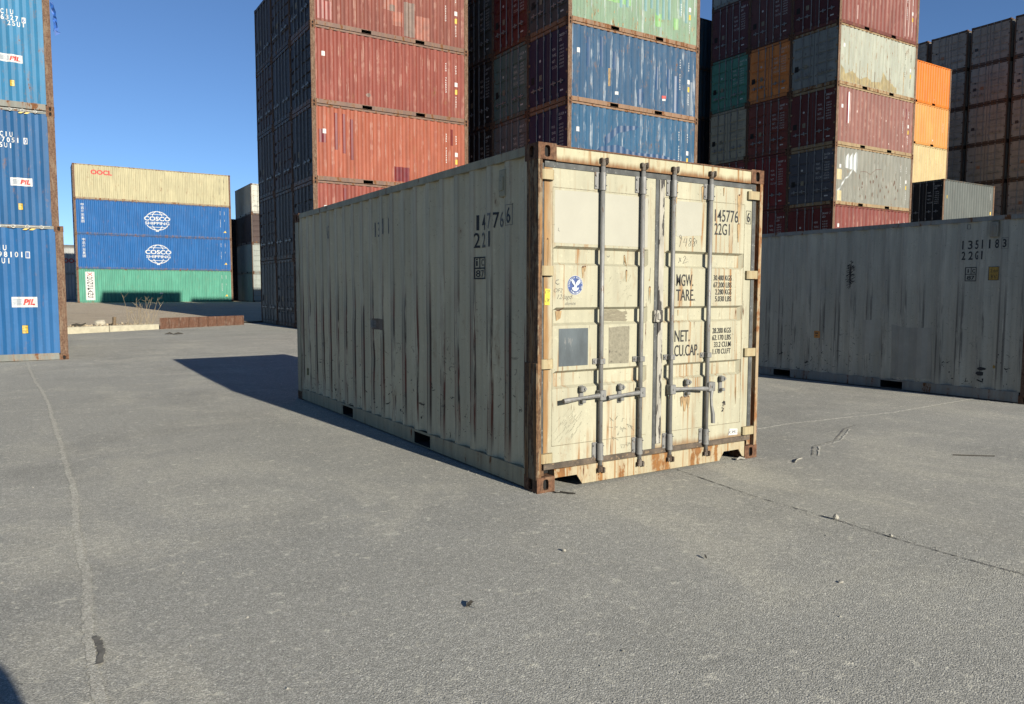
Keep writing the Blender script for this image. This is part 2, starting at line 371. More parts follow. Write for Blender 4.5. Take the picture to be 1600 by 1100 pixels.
# ------------------------------------------------------------------ container parts
W = 2.438
def casting_mb(W, L, H, cx, cy, cz, mats=2):
    a, b_, c = .162, .178, .118
    x0 = 0 if cx == 0 else W; sx = 1 if cx == 0 else -1
    y0 = 0 if cy == 0 else L; sy = 1 if cy == 0 else -1
    z0 = 0 if cz == 0 else H-c
    mb = MB()
    def P(u, v, t): return (x0+sx*u, y0+sy*v, z0+t)
    def plate(fn, du, dv, hu, hv, ou=.5, ov=.5):
        n = 16; outer = []; hole = []; deep = []
        for i in range(n):
            an = 2*math.pi*i/n; q = max(abs(math.cos(an)), abs(math.sin(an)))
            outer.append(fn(du*(.5+.5*math.cos(an)/q), dv*(.5+.5*math.sin(an)/q), 0))
            e = (abs(math.cos(an))**4+abs(math.sin(an))**4)**-.25
            hole.append(fn(du*ou+hu*math.cos(an)*e*.92, dv*ov+hv*math.sin(an)*e, 0)); deep.append(fn(du*ou+hu*math.cos(an)*e*.92, dv*ov+hv*math.sin(an)*e, .028))
        mb.add(outer+hole, [(i, (i+1) % n, n+(i+1) % n, n+i) for i in range(n)])
        mb.add(hole+deep, [(i, (i+1) % n, n+(i+1) % n, n+i) for i in range(n)])
        back = [fn(du*.06, dv*.06, .03), fn(du*.94, dv*.06, .03), fn(du*.94, dv*.94, .03), fn(du*.06, dv*.94, .03)]
        mb.add(deep, [tuple(range(n))], 1)
    plate(lambda u, v, d: P(d, u, v), b_, c, .030, .042)
    plate(lambda u, v, d: P(u, d, v), a, c, .027, .042)
    mb.add([P(0, 0, c), P(a, 0, c), P(a, b_, c), P(0, b_, c)], [(0, 1, 2, 3)])
    mb.add([P(0, 0, 0), P(a, 0, 0), P(a, b_, 0), P(0, b_, 0)], [(0, 1, 2, 3)])
    mb.add([P(a, 0, 0), P(a, b_, 0), P(a, b_, c), P(a, 0, c)], [(0, 1, 2, 3)])
    mb.add([P(0, b_, 0), P(a, b_, 0), P(a, b_, c), P(0, b_, c)], [(0, 1, 2, 3)])
    return mb
def mir(poly, flip): return [(W-u, v) for u, v in poly][::-1] if flip else poly
POST_F = [(.004, .004), (.040, .004), (.040, .045), (.09, .045), (.09, .158), (.004, .158)]
def post_mb(L, H, s, rear):
    if rear: poly = [(.004, L-.158), (.09, L-.158), (.09, L-.006), (.004, L-.006)]
    else: poly = POST_F
    mb = MB(); mb.prism(mir(poly, s), .118, H-.118); return mb
def brail_mb(L, s, pockets=True):
    mb = MB(); ya, yb = .178, L-.178; c = L/2; segs = [(ya, c-1.21), (c-.85, c+.85), (c+1.21, yb)] if pockets else [(ya, yb)]
    def X(a, b_): return (a, b_) if s == 0 else (W-b_, W-a)
    for a, b_ in segs: mb.box(*X(.006, .014), a, b_, .016, .158); mb.box(*X(.014, .06), a, b_, .016, .024); mb.box(*X(.014, .06), a, b_, .15, .158)
    if pockets:
        for p in (c-1.03, c+1.03):
            mb.box(*X(.008, .014), p-.18, p+.18, .136, .158); mb.box(*X(.008, .014), p-.18, p+.18, .016, .022)
            mb.box(*X(.014, 1.2), p-.18, p+.18, .023, .135, 1, skip=('l', 'r') if 1 else ())
            mb.box(*X(1.19, 1.2), p-.18, p+.18, .023, .135, 1)
    return mb
def trail_mb(L, H, s):
    a, b_ = (.006, .066) if s == 0 else (W-.066, W-.006)
    return MB().box(a, b_, .178, L-.178, H-.072, H-.008)
def dents(seed, n, keep):
    """shallow knocks in the sheet away from the marks: (y, z, radius, depth)"""
    rr = random.Random(seed); out = []
    while len(out) < n:
        y = rr.uniform(.4, 5.7); z = .25+1.5*rr.random()**1.4; q = rr.uniform(.07, .24)
        if all(y+2*q < k[0] or y-2*q > k[1] or z+2*q < k[2] or z-2*q > k[3] for k in keep): out.append((y, z, q, rr.uniform(-.003, .011)))
    return out
def side_mb(L, H, s, br, dn=()):
    mb = MB(); z0, z1 = .158, H-.072; n = len(br); rows = 34 if dn else 1
    X = lambda x: x if s == 0 else W-x
    vs = []
    for j in range(rows+1):
        z = z0+(z1-z0)*j/rows; e = min(1, min(z-z0, z1-z)/.08) if dn else 0
        for y, x in br: vs.append((X(x+e*sum(d*math.exp(-((y-a)**2+(z-c)**2)/q**2) for a, c, q, d in dn)), y, z))
    mb.add(vs, [(j*n+i, j*n+i+1, (j+1)*n+i+1, (j+1)*n+i) for j in range(rows) for i in range(n-1)])
    return mb
def rear_mb(L, H, ribs=8):
    mb = MB(); pts = [(.09, .012)]; p = (W-.18)/ribs
    for i in range(ribs):
        x = .09+i*p; pts += [(x+.02, .012), (x+.25*p, .045), (x+.6*p, .045), (x+.85*p, .012)]
    pts.append((W-.09, .012)); n = len(pts)
    mb.add([(x, L-d, .158) for x, d in pts]+[(x, L-d, H-.1) for x, d in pts], [(i, i+1, n+i+1, n+i) for i in range(n-1)])
    mb.box(.162, W-.162, L-.08, L-.008, .02, .158); mb.box(.162, W-.162, L-.08, L-.008, H-.1, H-.008)
    return mb
def door_mb(x0, x1, z0, z1, gx0, gx1, grooves, y=.03, dep=.034):
    xs = [x0, gx0, gx0+.034, gx1-.034, gx1, x1]; zs = [z0]; core = []
    for a, b_ in sorted(grooves): zs += [a, a+.02, b_-.02, b_]; core += [a+.02, b_-.02]
    zs += [z1]; mb = MB(); nx = len(xs)
    vs = [(x, y+(dep if (1 < i < 4 and False) or (i in (2, 3) and zz in core) else 0), zz) for zz in zs for i, x in enumerate(xs)]
    mb.add(vs, [(j*nx+i, j*nx+i+1, (j+1)*nx+i+1, (j+1)*nx+i) for j in range(len(zs)-1) for i in range(nx-1)])
    mb.box(x0, x1, y, y+.045, z0, z1, 0, skip=('f',))
    return mb
GR4 = [(.52, .62), (.98, .1+1.0), (1.42, 1.54), (1.86, 1.98)]
_cache = {}
def meshes(L, H, ribs):
    key = (round(L, 3), round(H, 3), ribs)
    if key in _cache: return _cache[key]
    d = {}; br = corr_breaks(L, ribs); d['br'] = br
    d['cast'] = [casting_mb(W, L, H, i, j, k_).mesh('corner_casting', [MT['cast'], MT['dark']]) for i in (0, 1) for j in (0, 1) for k_ in (0, 1)]
    d['post'] = [post_mb(L, H, i, j).mesh('corner_post', [MT['frame']]) for i in (0, 1) for j in (0, 1)]
    d['brail'] = [brail_mb(L, i, L < 7).mesh('bottom_rail', [MT['pframe'], MT['dark']]) for i in (0, 1)]
    d['trail'] = [trail_mb(L, H, i).mesh('top_rail', [MT['pframe']]) for i in (0, 1)]
    d['side'] = [side_mb(L, H, i, br).mesh('side_wall', [MT['paint']]) for i in (0, 1)]
    d['rear'] = rear_mb(L, H).mesh('end_wall', [MT['paint']])
    d['roof'] = MB().box(.066, W-.066, .08, L-.08, H-.035, H-.025).mesh('roof', [MT['pframe']])
    d['floor'] = MB().box(.06, W-.06, .08, L-.08, .125, .15).mesh('floor', [MT['dark']])
    d['head'] = MB().box(.162, W-.162, .006, .07, H-.115, H-.008).mesh('door_header', [MT['pframe']])
    d['sill'] = MB().box(.162, W-.162, .006, .07, .02, .16).mesh('door_sill', [MT['pframe']])
    zt = H-.135
    d['doorg'] = [door_mb(a, b_, .18, zt, a+.07, b_-.06, [(u*H/2.591, v*H/2.591) for u, v in GR4]).mesh('door', [MT['paint']]) for a, b_ in ((.075, 1.185), (1.215, 2.36))]
    d['doorp'] = [door_mb(a, b_, .18, zt, a+.07, b_-.06, [(.3, .36), (2.1, 2.16)], dep=.006).mesh('door', [MT['paint']]) for a, b_ in ((.075, 1.185), (1.215, 2.36))]
    d['seal'] = MB().box(1.185, 1.215, .034, .05, .18, zt).box(.04, .075, .04, .05, .12, H-.12).box(2.36, 2.4, .04, .05, .12, H-.12).box(.075, 2.36, .05, .06, .16, .18).box(.075, 2.36, .05, .06, zt, H-.115).mesh('door_seal', [MT['gasket']])
    rods = []
    for x in (.58, 1.0, 1.40, 1.83):
        mb = MB().tube([(x, 0.006, .07), (x, .006, H-.06)], .017, 8)
        mb.box(x-.03, x+.03, -.012, .03, .07, .12); mb.box(x-.03, x+.03, -.012, .03, H-.105, H-.055); mb.box(x-.025, x+.04, -.004, .03, .22, .34); mb.box(x-.025, x+.04, -.004, .03, H-.30, H-.18); rods.append(mb.mesh('lock_rod', [MT['rod']]))
    d['rod'] = rods
    d['hand'] = [MB().prism([(x, .69), (x-.18*s_, .675), (x-.34*s_, .68), (x-.34*s_, .72), (x-.18*s_, .725), (x, .71)], -.016, .0, 'y').box(x-.2*s_-.02, x-.2*s_+.02, -.02, .03, .63, .78).mesh('lock_handle', [MT['rod']]) for x, s_ in ((.58, 1), (1.0, 1), (1.40, -1), (1.83, -1))]
    d['hinge'] = [MB().box(x, x+.11, .008, .03, z-.035, z+.035).mesh('hinge', [MT['pframe']]) for x in (.03, W-.14) for z in (.27, .95, 1.65, H-.24)]
    _cache[key] = d
    return d
BOXES = []
def box_xy(x, y, z, rot):  # world placement of the container's own corner
    return x, y, z, rot
def container(label, x, y, z, rot, color, L=6.058, H=2.591, ribs=20, rust=.25, frame=None, group=None, doors='g', far=False, rodcol=None, cat='container', name='shipping_container', faded=False):
    d = meshes(L, H, ribs)
    e = bpy.data.objects.new(name, None); COL.objects.link(e); e.empty_display_size = .3
    e.location = (x, y, z); e.rotation_euler = (0, 0, rot)
    tag(e, label, cat, group)
    C = (*[v*KA for v in color], rust); FC = (*[v*KA for v in (frame or tuple(u*.75 for u in color))], min(1, rust+.3))
    r = {'root': e, 'br': d['br'], 'L': L, 'H': H}
    for me in d['cast']: ob('corner_casting', me, e)
    for me in d['post']: ob('corner_post', me, e, FC)
    for me in d['brail']: ob('bottom_rail', me, e, FC)
    for me in d['trail']: ob('top_rail', me, e, FC)
    r['side'] = [ob('side_wall', me, e, C) for me in d['side']]
    ob('end_wall', d['rear'], e, C); ob('roof', d['roof'], e, FC); ob('floor', d['floor'], e)
    ob('door_header', d['head'], e, FC); ob('door_sill', d['sill'], e, FC)
    r['door'] = [ob('door', me, e, C) for me in d['door'+doors]]
    ob('door_seal', d['seal'], e)
    if not far:
        for i in range(4): ob('lock_rod', d['rod'][i], r['door'][i//2]); ob('lock_handle', d['hand'][i], r['door'][i//2])
        for i in range(8): ob('hinge', d['hinge'][i], r['door'][i//4], FC)
    BOXES.append(r)
    return r
NEG = -math.pi/2
def alongX(label, X, Y, z, color, **k):   # long axis on world X, doors facing -X, sunlit long side facing -Y
    return container(label, X, Y+W, z, NEG, color, **k)

# ------------------------------------------------------------------ ground
def gz(x, y): return .0118*min(54, max(0, .53*x+.85*y-8))
def ground_mat(name, ca, cb, sand, dirt=False):
    m, t, b = mat(name); k = N(t)
    p = k.n('ShaderNodeNewGeometry').outputs['Position']
    big = k.noise(p, .22, 4, .6); mid = k.noise(p, 1.1, 5, .6)
    c = k.mix(k.ramp(big, .35, .65), c4(ca), c4(cb))
    sandn = k.noise(k.vmath('MULTIPLY', p, (.8, .45, 1)), 1.0, 6, .7, .6)
    c = k.mix(k.ramp(sandn, .50, .66, 0, .75), c, c4([v*1.03 for v in sand]))
    st2 = k.noise(k.vmath('MULTIPLY', p, (.35, 1.5, 1)), 1.0, 6, .7, .4)
    c = k.mix(k.ramp(st2, .50, .70, 0, .6), c, c4(sand))
    c = k.mix(k.ramp(k.noise(k.vmath('ADD', p, (13, 77, 0)), .55, 5, .65), .48, .68, 0, .55), c, c4([v*.62 for v in ca]))
    c = k.mix(k.ramp(k.noise(k.vmath('ADD', p, (31, 7, 0)), 1.9, 5, .7), .64, .74, 0, .6), c, c4([v*1.12 for v in sand]))
    c = k.mix(k.ramp(mid, .5, .75, 0, .35), c, c4([v*.72 for v in ca]))
    vor = k.n('ShaderNodeTexVoronoi'); vor.inputs['Scale'].default_value = 150; k.put(vor.inputs['Vector'], p); vd = vor.outputs['Distance']
    grain = k.noise(p, 110, 3, .7); gr2 = k.noise(p, 190, 2, .6)
    g = k.math('ADD', k.math('MULTIPLY', grain, .6), k.math('MULTIPLY', gr2, .4))
    cell = k.sep(vor.outputs['Color'])[0]
    c = k.mix(k.ramp(cell, 0, 1, .55, 0), c, k.mix(.75, c, c4((.10, .10, .095))))
    c = k.mix(k.ramp(cell, .75, 1, 0, .6), c, c4((.95, .92, .82)))
    c = k.mix(k.ramp(g, .40, .60, 0, 1), k.mix(.50, c, c4((.06, .06, .06))), k.mix(.2, c, c4((.85, .83, .76))))
    c = k.mix(k.ramp(k.noise(p, 26, 4, .75), .42, .58, .35, 0), c, c4([v*.45 for v in ca]))
    c = k.mix(k.ramp(k.noise(p, 9, 5, .75), .56, .68, 0, .45), c, c4(sand))
    c = k.mix(k.ramp(k.noise(p, 33, 3, .6), .62, .68, 0, .7), c, c4((.85, .83, .70)))
    c = k.mix(k.ramp(k.noise(p, 21, 4, .75), .67, .72, 0, .6), c, c4((.10, .095, .085)))
    t.links.new(c, b.inputs['Base Color']); b.inputs['Roughness'].default_value = .95; b.inputs['Specular IOR Level'].default_value = .15
    h = k.math('ADD', k.math('SUBTRACT', g, k.math('MULTIPLY', vd, .5)), k.math('MULTIPLY', k.noise(p, 7, 4), .35))
    t.links.new(k.bump(h, .6, .0075), b.inputs['Normal'])
    return m
MT['ground'] = ground_mat('yard concrete', (.63, .625, .55), (.73, .72, .63), (.97, .93, .76))
MT['dirt'] = ground_mat('dry brown dirt', (.88, .68, .43), (.98, .78, .52), (1.0, .80, .54))
def ground():
    mb = MB(); ss = [-700, -60, 8, 35, 62, 900]; ts = [-900, -60, 0, 60, 900]
    # (s, t): s = .53x+.85y grows to the back of the yard
    nn = math.hypot(.53, .85); d = Vector((.53, .85))/nn; e = Vector((d.y, -d.x)); vs = []
    for s_ in ss:
        for t_ in ts:
            p = d*(s_/nn)+e*t_; vs.append((p.x, p.y, .0118*min(54, max(0, s_-8))))
    n = len(ts); mb.add(vs, [(j*n+i, j*n+i+1, (j+1)*n+i+1, (j+1)*n+i) for j in range(len(ss)-1) for i in range(n-1)])
    o = ob('ground', mb.mesh('ground', [MT['ground']])); tag(o, kind='structure')
ground()
def strip(name, pts, wd, mat_, seed, jag=.35, lift=.004, step=.03):
    rr = random.Random(seed); L_ = []; R_ = []
    P = []
    for a, b_ in zip(pts, pts[1:]):
        a = Vector(a); b_ = Vector(b_); n = max(2, int((b_-a).length/step))
        P += [a.lerp(b_, i/n) for i in range(n)]
    P.append(Vector(pts[-1])); wob = 0
    for i, p in enumerate(P):
        d = (P[min(i+1, len(P)-1)]-P[max(i-1, 0)]).normalized(); n = Vector((-d.y, d.x)); wob = .93*wob+rr.uniform(-.12, .12)*wd
        hl = wd/2*(1+jag*rr.uniform(-1, 1)); hr = wd/2*(1+jag*rr.uniform(-1, 1))
        a = p+n*(hl+wob); b_ = p-n*(hr-wob); L_.append((a.x, a.y, gz(a.x, a.y)+lift)); R_.append((b_.x, b_.y, gz(b_.x, b_.y)+lift))
    n = len(P); o = ob(name, MB().add(L_+R_, [(i, i+1, n+i+1, n+i) for i in range(n-1)]).mesh(name, [mat_]))
    return tag(o, kind='structure')
MT['filler'] = ground_mat('sandy joint filler', (.90, .87, .74), (.98, .95, .80), (1.0, .96, .80))
MT['crack'] = plain('dark crack', (.07, .068, .06), .95, .5, 30, bump=0)
MT['crack_soft'] = plain('shallow crack', (.22, .21, .18), .95, .5, 30, bump=0)
MT['dust'] = plain('pale crack dust', (.72, .70, .60), .95, .15, 30, bump=0)
MT['wet'] = plain('dark damp stain', (.17, .16, .135), .8, .35, 25, bump=0)
strip('joint_strip', [(-3.30, 14.4), (-3.22, 11.5), (-3.05, 8.1), (-2.96, 3.8), (-2.94, 1.9), (-2.96, -.3), (-2.98, -1.5), (-2.99, -3.2)], .042, MT['filler'], 1, .35)
strip('damp_stain', [(-2.955, -.93), (-2.945, -1.0), (-2.95, -1.08), (-2.965, -1.22)], .028, MT['wet'], 4, .45, .0075, .012)
strip('crack', [(1.45, 0.02), (1.33, -.9), (1.32, -1.6), (1.29, -2.0), (1.28, -2.4), (1.31, -2.9), (1.29, -4.2)], .0055, MT['crack'], 2, 1.6, .004, .025)
strip('crack', [(2.9, .9), (4.21, .99), (6.02, .84), (8.2, .95)], .024, MT['dust'], 3, 1.0, .004, .03)
strip('crack', [(2.95, -.22), (3.3, .02), (3.75, .10), (4.45, .46), (4.9, .55)], .008, MT['crack_soft'], 5, 1.5, .0045, .03)
strip('crack', [(2.97, -.27), (3.32, -.03), (3.77, .05), (4.47, .41)], .012, MT['dust'], 6, 1.5, .005, .03)
# dirt bank behind the kerb, sloping gently up to the far stacks
def dirt_bank():
    K0 = Vector((-2.22, 24.08)); K1 = Vector((3.7, 26.89)); d = (K1-K0).normalized(); mb = MB(); vs = []
    rows = [.12, 1.2, 2.6, 4.2, 8, 16, 30, 41.6]
    n = 9
    for j, r_ in enumerate(rows):
        lim = 6.4 if r_ < 4 else 30
        for i in range(n):
            c_ = -30+(lim+30)*i/(n-1); p = K0+d*c_+Vector((0, r_)) if r_ < 4 else Vector((-30+60*i/(n-1), 27.6+r_))
            vs.append((p.x, p.y, gz(p.x, p.y)+.07+random.uniform(-.01, .01)))
    mb.add(vs, [(j*n+i, j*n+i+1, (j+1)*n+i+1, (j+1)*n+i) for j in range(len(rows)-1) for i in range(n-1)])
    tag(ob('dirt_ground', mb.mesh('dirt_ground', [MT['dirt']])), kind='structure')
dirt_bank()

# ------------------------------------------------------------------ the cream container in front
def hero():
    L, H = 6.058, 2.591; ribs = 20
    e = bpy.data.objects.new('shipping_container', None); COL.objects.link(e)
    tag(e, 'large rust-stained cream container standing alone in the foreground, its closed doors in full sun', 'container')
    br = corr_breaks(L, ribs)
    A = lambda n, me, p=e: ob(n, me, p)
    for i in (0, 1):
        for j in (0, 1):
            for k_ in (0, 1): A('corner_casting', casting_mb(W, L, H, i, j, k_).mesh('corner_casting', [MT['cast'], MT['dark']]))
            pm = MT['post_side'] if (i, j) == (0, 0) else MT['post_right'] if j == 0 else MT['cream_rail']
            A('corner_post', post_mb(L, H, i, j).mesh('corner_post', [pm]))
        A('bottom_rail', brail_mb(L, i).mesh('bottom_rail', [MT['cream_rail'], MT['dark']]))
        A('top_rail', trail_mb(L, H, i).mesh('top_rail', [MT['cream_rail']]))
    # doubler plate on the lower half of the near post
    o = A('post_doubler', MB().bbox(-.004, .0035, .006, .165, .1, .98, .002).mesh('post_doubler', [MT['post_side']]))
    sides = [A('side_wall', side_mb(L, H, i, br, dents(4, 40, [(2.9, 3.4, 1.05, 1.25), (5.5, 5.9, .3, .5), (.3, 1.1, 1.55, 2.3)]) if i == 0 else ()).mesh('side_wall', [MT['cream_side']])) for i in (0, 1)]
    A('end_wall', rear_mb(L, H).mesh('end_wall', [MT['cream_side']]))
    A('roof', MB().box(.066, W-.066, .08, L-.08, H-.035, H-.025).mesh('roof', [MT['cream_rail']]))
    A('floor', MB().box(.06, W-.06, .08, L-.08, .125, .15).mesh('floor', [MT['dark']]))
    # header with a thin top flange, sill with two lifting notches
    hd = MB().box(.162, W-.162, .006, .07, 2.468, 2.572).box(.162, W-.162, .0, .09, 2.572, 2.582, 1)
    A('door_header', hd.mesh('door_header', [MT['cream_head'], MT['cast']]))
    sp = [(.162, .022+.075), (.19, .10), (.375, .10), (.43, .022), (1.955, .022), (2.01, .098), (2.2, .098), (2.25, .03), (2.276, .022), (2.276, .165), (.162, .165)]
    A('door_sill', MB().prism(sp, .006, .016, 'y').box(.162, 2.276, .0165, .09, .105, .163).mesh('door_sill', [MT['cream_sill']]))
    # rubber seals
    seal = MB().box(.075, 2.365, .024, .06, 2.423, 2.4675).box(2.325, 2.368, .024, .06, .21, 2.423).box(.044, .074, .034, .06, .21, 2.45).box(1.17, 1.2045, .026, .06, .21, 2.423)
    A('door_seal', seal.mesh('door_seal', [MT['gasket']]))
    A('door_seal', MB().box(.075, 2.365, .022, .06, .1665, .2095).mesh('door_seal', [MT['gasket_dirty']]))
    G = [(1.71, 1.852), (1.255, 1.392), (.775, .912)]
    dl = door_mb(.075, 1.169, .211, 2.422, .152, 1.10, G); dr = door_mb(1.2055, 2.324, .211, 2.422, 1.275, 2.232, G)
    for mb, a, b_ in ((dl, .152, 1.10), (dr, 1.275, 2.232)):
        for z in (.34, 2.282): mb.box(a, b_, .0285, .031, z-.0025, z+.0025, 1)
        mb.box(a-.002, a+.002, .0285, .031, .34, 2.282, 1) if a < .5 else mb.box(b_-.002, b_+.002, .0285, .031, .34, 2.282, 1)
    d0 = A('door', dl.mesh('door', [MT['cream_left'], MT['seam']])); d1 = A('door', dr.mesh('door', [MT['cream_door'], MT['seam']]))
    d0['label'] = 'left door with slate and tan patches, a round blue sticker and rust along its hinges'
    d1['label'] = 'right door with black weight lettering'
    # worn cover strip on the meeting edge and its centre catch
    ob('cover_strip', MB().bbox(1.207, 1.262, .018, .0295, .25, 2.42, .003).mesh('cover_strip', [MT['worn']]), d1)
    ob('centre_catch', MB().bbox(1.155, 1.25, .0, .03, 1.262, 1.362, .006).bbox(1.185, 1.215, -.012, .02, 1.285, 1.34, .004).mesh('centre_catch', [MT['worn']]), d1)
    # lock rods with sleeves, cams and keepers
    for i, x in enumerate((.60, 1.01, 1.345, 1.775)):
        D = d0 if i < 2 else d1; mb = MB()
        mb.tube([(x, .002, .135), (x, .002, 2.50)], .0185, 16)
        ob('lock_rod', mb.mesh('lock_rod', [MT['rod']], smooth=True), D)
        for za, zb in ((2.30, 2.42), (.205, .325)):
            mb = MB().tube([(x, .002, za), (x, .002, zb)], .026, 16); mb.tube([(x, .002, za-.014), (x, .002, za)], .0275, 16); mb.bbox(x-.062, x+.03, .021, .0295, za-.005, zb+.005, .003)
            for zz in (za+.02, zb-.02): mb.tube([(x-.05, .021, zz), (x-.05, .012, zz)], .008, 8); mb.tube([(x+.015, -.018, zz), (x+.015, -.03, zz)], .004, 6)
            ob('rod_sleeve', mb.mesh('rod_sleeve', [MT['rod']]), D)
        for zc, sg in ((2.508, 1), (.108, -1)):
            mb = MB()
            mb.tube([(x, .0, zc-sg*.04), (x, .0, zc+sg*.012)], [.021, .024], 10)
            mb.bbox(x-.034, x-.018, -.026, .006, zc-.016, zc+.02, .005); mb.bbox(x+.016, x+.034, -.032, .006, zc-.02, zc+.024, .006); mb.bbox(x-.022, x+.024, -.020, .002, zc+.004, zc+.017, .004)
            mb.bbox(x+.03, x+.044, -.012, .005, zc-.026, zc+.010, .004)
            ob('cam_keeper', mb.mesh('cam_keeper', [MT['cam']]), D)
        zc = .97; mb = MB().bbox(x-.066, x+.03, .0195, .0295, zc-.022, zc+.022, .003).bbox(x-.024, x+.026, -.024, .02, zc-.022, zc+.022, .004)
        mb.tube([(x-.05, .02, zc), (x-.05, .010, zc)], .009, 8); ob('rod_guide', mb.mesh('rod_guide', [MT['rod']]), D)
    def handle(D, x, z, sg, ln=.36, ty=-.035):
        mb = MB(); mb.bbox(x-.03, x+.03, -.036, .022, z-.04, z+.04, .005); mb.tube([(x, -.036, z), (x, -.042, z)], .009, 8)
        a = x-sg*.03; pts = [(a, ty+.018, z), (a-sg*.08, ty+.008, z-.002), (a-sg*.17, ty, z-.004), (a-sg*(ln-.06), ty-.004, z-.012), (a-sg*ln, ty-.004, z-.016)]
        mb.tube(pts, [.019, .016, .012, .019, .019], 8); ob('lock_handle', mb.mesh('lock_handle', [MT['rod']]), D)
    def catch(D, x, z):
        mb = MB().bbox(x-.021, x+.021, .016, .0295, z-.075, z+.08, .006); mb.bbox(x-.03, x+.02, -.02, .017, z+.03, z+.075, .008); mb.bbox(x-.016, x+.02, -.018, .017, z-.055, z-.03, .005)
        mb.tube([(x+.006, -.018, z+.055), (x+.006, -.03, z+.055)], .011, 8); mb.tube([(x+.002, .016, z-.055), (x+.002, .008, z-.055)], .009, 8); ob('handle_catch', mb.mesh('handle_catch', [MT['rod']]), D)
    handle(d0, .60, .705, 1); handle(d0, 1.01, .70, 1, .34); handle(d1, 1.345, .70, -1, .36)
    catch(d0, .425, .71); catch(d0, .81, .70); catch(d1, 1.545, .695); catch(d1, 1.965, .70)
    mb = MB().bbox(1.765, 1.845, -.034, .022, .655, .735, .005).tube([(1.805, -.036, .695), (1.805, -.043, .695)], .009, 8)
    mb.tube([(1.80, -.03, .66), (1.79, -.035, .60), (1.792, -.04, .53), (1.81, -.04, .46), (1.815, -.04, .38)], [.018, .012, .013, .018, .018], 8); ob('lock_handle', mb.mesh('lock_handle', [MT['rod']]), d1)
    for s_, D in ((0, d0), (1, d1)):
        for z in (2.365, 1.665, .972, .258):
            mb = MB(); a, b_ = (.036, .15) if s_ == 0 else (2.255, 2.402)
            mb.prism([(a, .028), (b_, .028), (b_, .014), (b_-.02, -.004), (a+.015, -.004), (a, .008)], z-.036, z+.036); ob('hinge', mb.mesh('hinge', [MT['hinge']]), D)
    # roof vent box on the side sheet
    for s_ in (0, 1):
        X = (lambda u: u) if s_ == 0 else (lambda u: W-u)
        a, b_ = sorted((X(.004), X(.05))); a2, b2 = sorted((X(-.006), X(.004)))
        ob('vent', MB().bbox(a, b_, .47, .56, 2.25, 2.46, .006).box(a2, b2, .485, .545, 2.30, 2.40).mesh('vent', [MT['cream_rail']]), sides[s_])
    # --- marks on the long side (reader looks along +X, doors to the right)
    f = Flat(); T = -1
    U = lambda y: -y
    for y_, ch, mm in ((.94, '1', 0), (.872, '4', 0), (.725, '7', 1), (.65, '7', 0), (.585, '6', 1), (.43, '6', 0)): f.text(ch, U(y_)-(.013 if ch == '1' else .027), U(y_)+(.013 if ch == '1' else .027), 2.02+.02*(y_ < .5), 2.145+.02*(y_ < .5), mm, .01)
    f.frame(U(.475), U(.385), 2.025, 2.185, .004, 1)
    f.text('2', U(.975), U(.918), 1.875, 2.0, 0, .01).text('2', U(.90), U(.846), 1.875, 2.0, 1, .01).text('1', U(.735), U(.71), 1.875, 2.0, 0, .01)
    f.frame(U(.975), U(.845), 1.615, 1.80, .012, 0).rect(U(.965), U(.855), 1.70, 1.712, 0).rect(U(.925), U(.917), 1.712, 1.79, 0)
    f.text('i', U(.955), U(.938), 1.725, 1.785, 0, .01).text('C', U(.908), U(.866), 1.725, 1.78, 0, .01).text('87', U(.955), U(.868), 1.632, 1.69, 0, .01)
    for y, s_ in ((5.0, '\u4e2d'), (4.55, '\u8fdc'), (3.55, '|I'), (3.2, 'II')): pass
    side_marks('lettering', f, ['black', 'faint'], br, W, 0, (0, -1), sides[0], join=False)
    g = Flat(); g.rect(U(3.27), U(2.97), 1.1, 1.22, 0); g.rect(U(3.3), U(3.2), 1.12, 1.2, 1)
    for y, z, s_ in ((4.75, 2.17, 'A5'), (4.0, 2.12, '1+7'), (3.2, 2.1, '13'), (2.95, 2.12, '11')):
        g.text(s_, U(y), U(y)+.10, z, z+.16, 1, 0)
    side_marks('paint_patch', g, ['patch_brown', 'faint'], br, W, 0, (0, -1), sides[0])
    h = Flat(); h.rect(U(5.74), U(5.64), .36, .46, 0).rect(U(5.73), U(5.65), .425, .44, 1).rect(U(5.73), U(5.65), .40, .41, 1).rect(U(5.73), U(5.65), .375, .385, 1)
    side_marks('label_plate', h, ['olive', 'black'], br, W, 0, (0, -1), sides[0], join=False)
    # --- marks on the doors
    f = Flat(); b_ = 0
    T = lambda s_, *a: f.text(s_, *a, 0, .004)
    T('145776', 1.855, 2.148, 2.118, 2.222); T('22G1', 1.855, 2.043, 2.004, 2.104); f.frame(2.248, 2.313, 2.115, 2.232, .0035, 0); f.text('6', 2.262, 2.300, 2.13, 2.218, 0, .018)
    T('MGW.', 1.417, 1.612, 1.56, 1.66); T('TARE.', 1.417, 1.632, 1.437, 1.533)
    T('30.480 KGS', 1.857, 2.083, 1.612, 1.658); T('67.200 LBS', 1.857, 2.083, 1.551, 1.597); T('2.280 KGS', 1.88, 2.083, 1.49, 1.537); T('5.030 LBS', 1.88, 2.083, 1.43, 1.477)
    T('NET.', 1.407, 1.582, 1.092, 1.190); T('CU.CAP.', 1.407, 1.69, .97, 1.066)
    T('28.200 KGS', 1.857, 2.088, 1.153, 1.20); T('62.170 LBS', 1.857, 2.088, 1.092, 1.139); T('33.2 CU.M', 1.88, 2.088, 1.031, 1.078); T('1.170 CU.FT', 1.865, 2.088, .97, 1.017)
    front_marks('lettering', f, ['black'], .03, d1)
    # handwriting
    f = Flat(); pw = .0035
    f.stroke([(1.455, 1.955), (1.44, 1.975), (1.45, 1.985), (1.468, 1.975), (1.455, 1.955), (1.47, 1.965), (1.455, 1.92), (1.445, 1.885)], pw, 0)
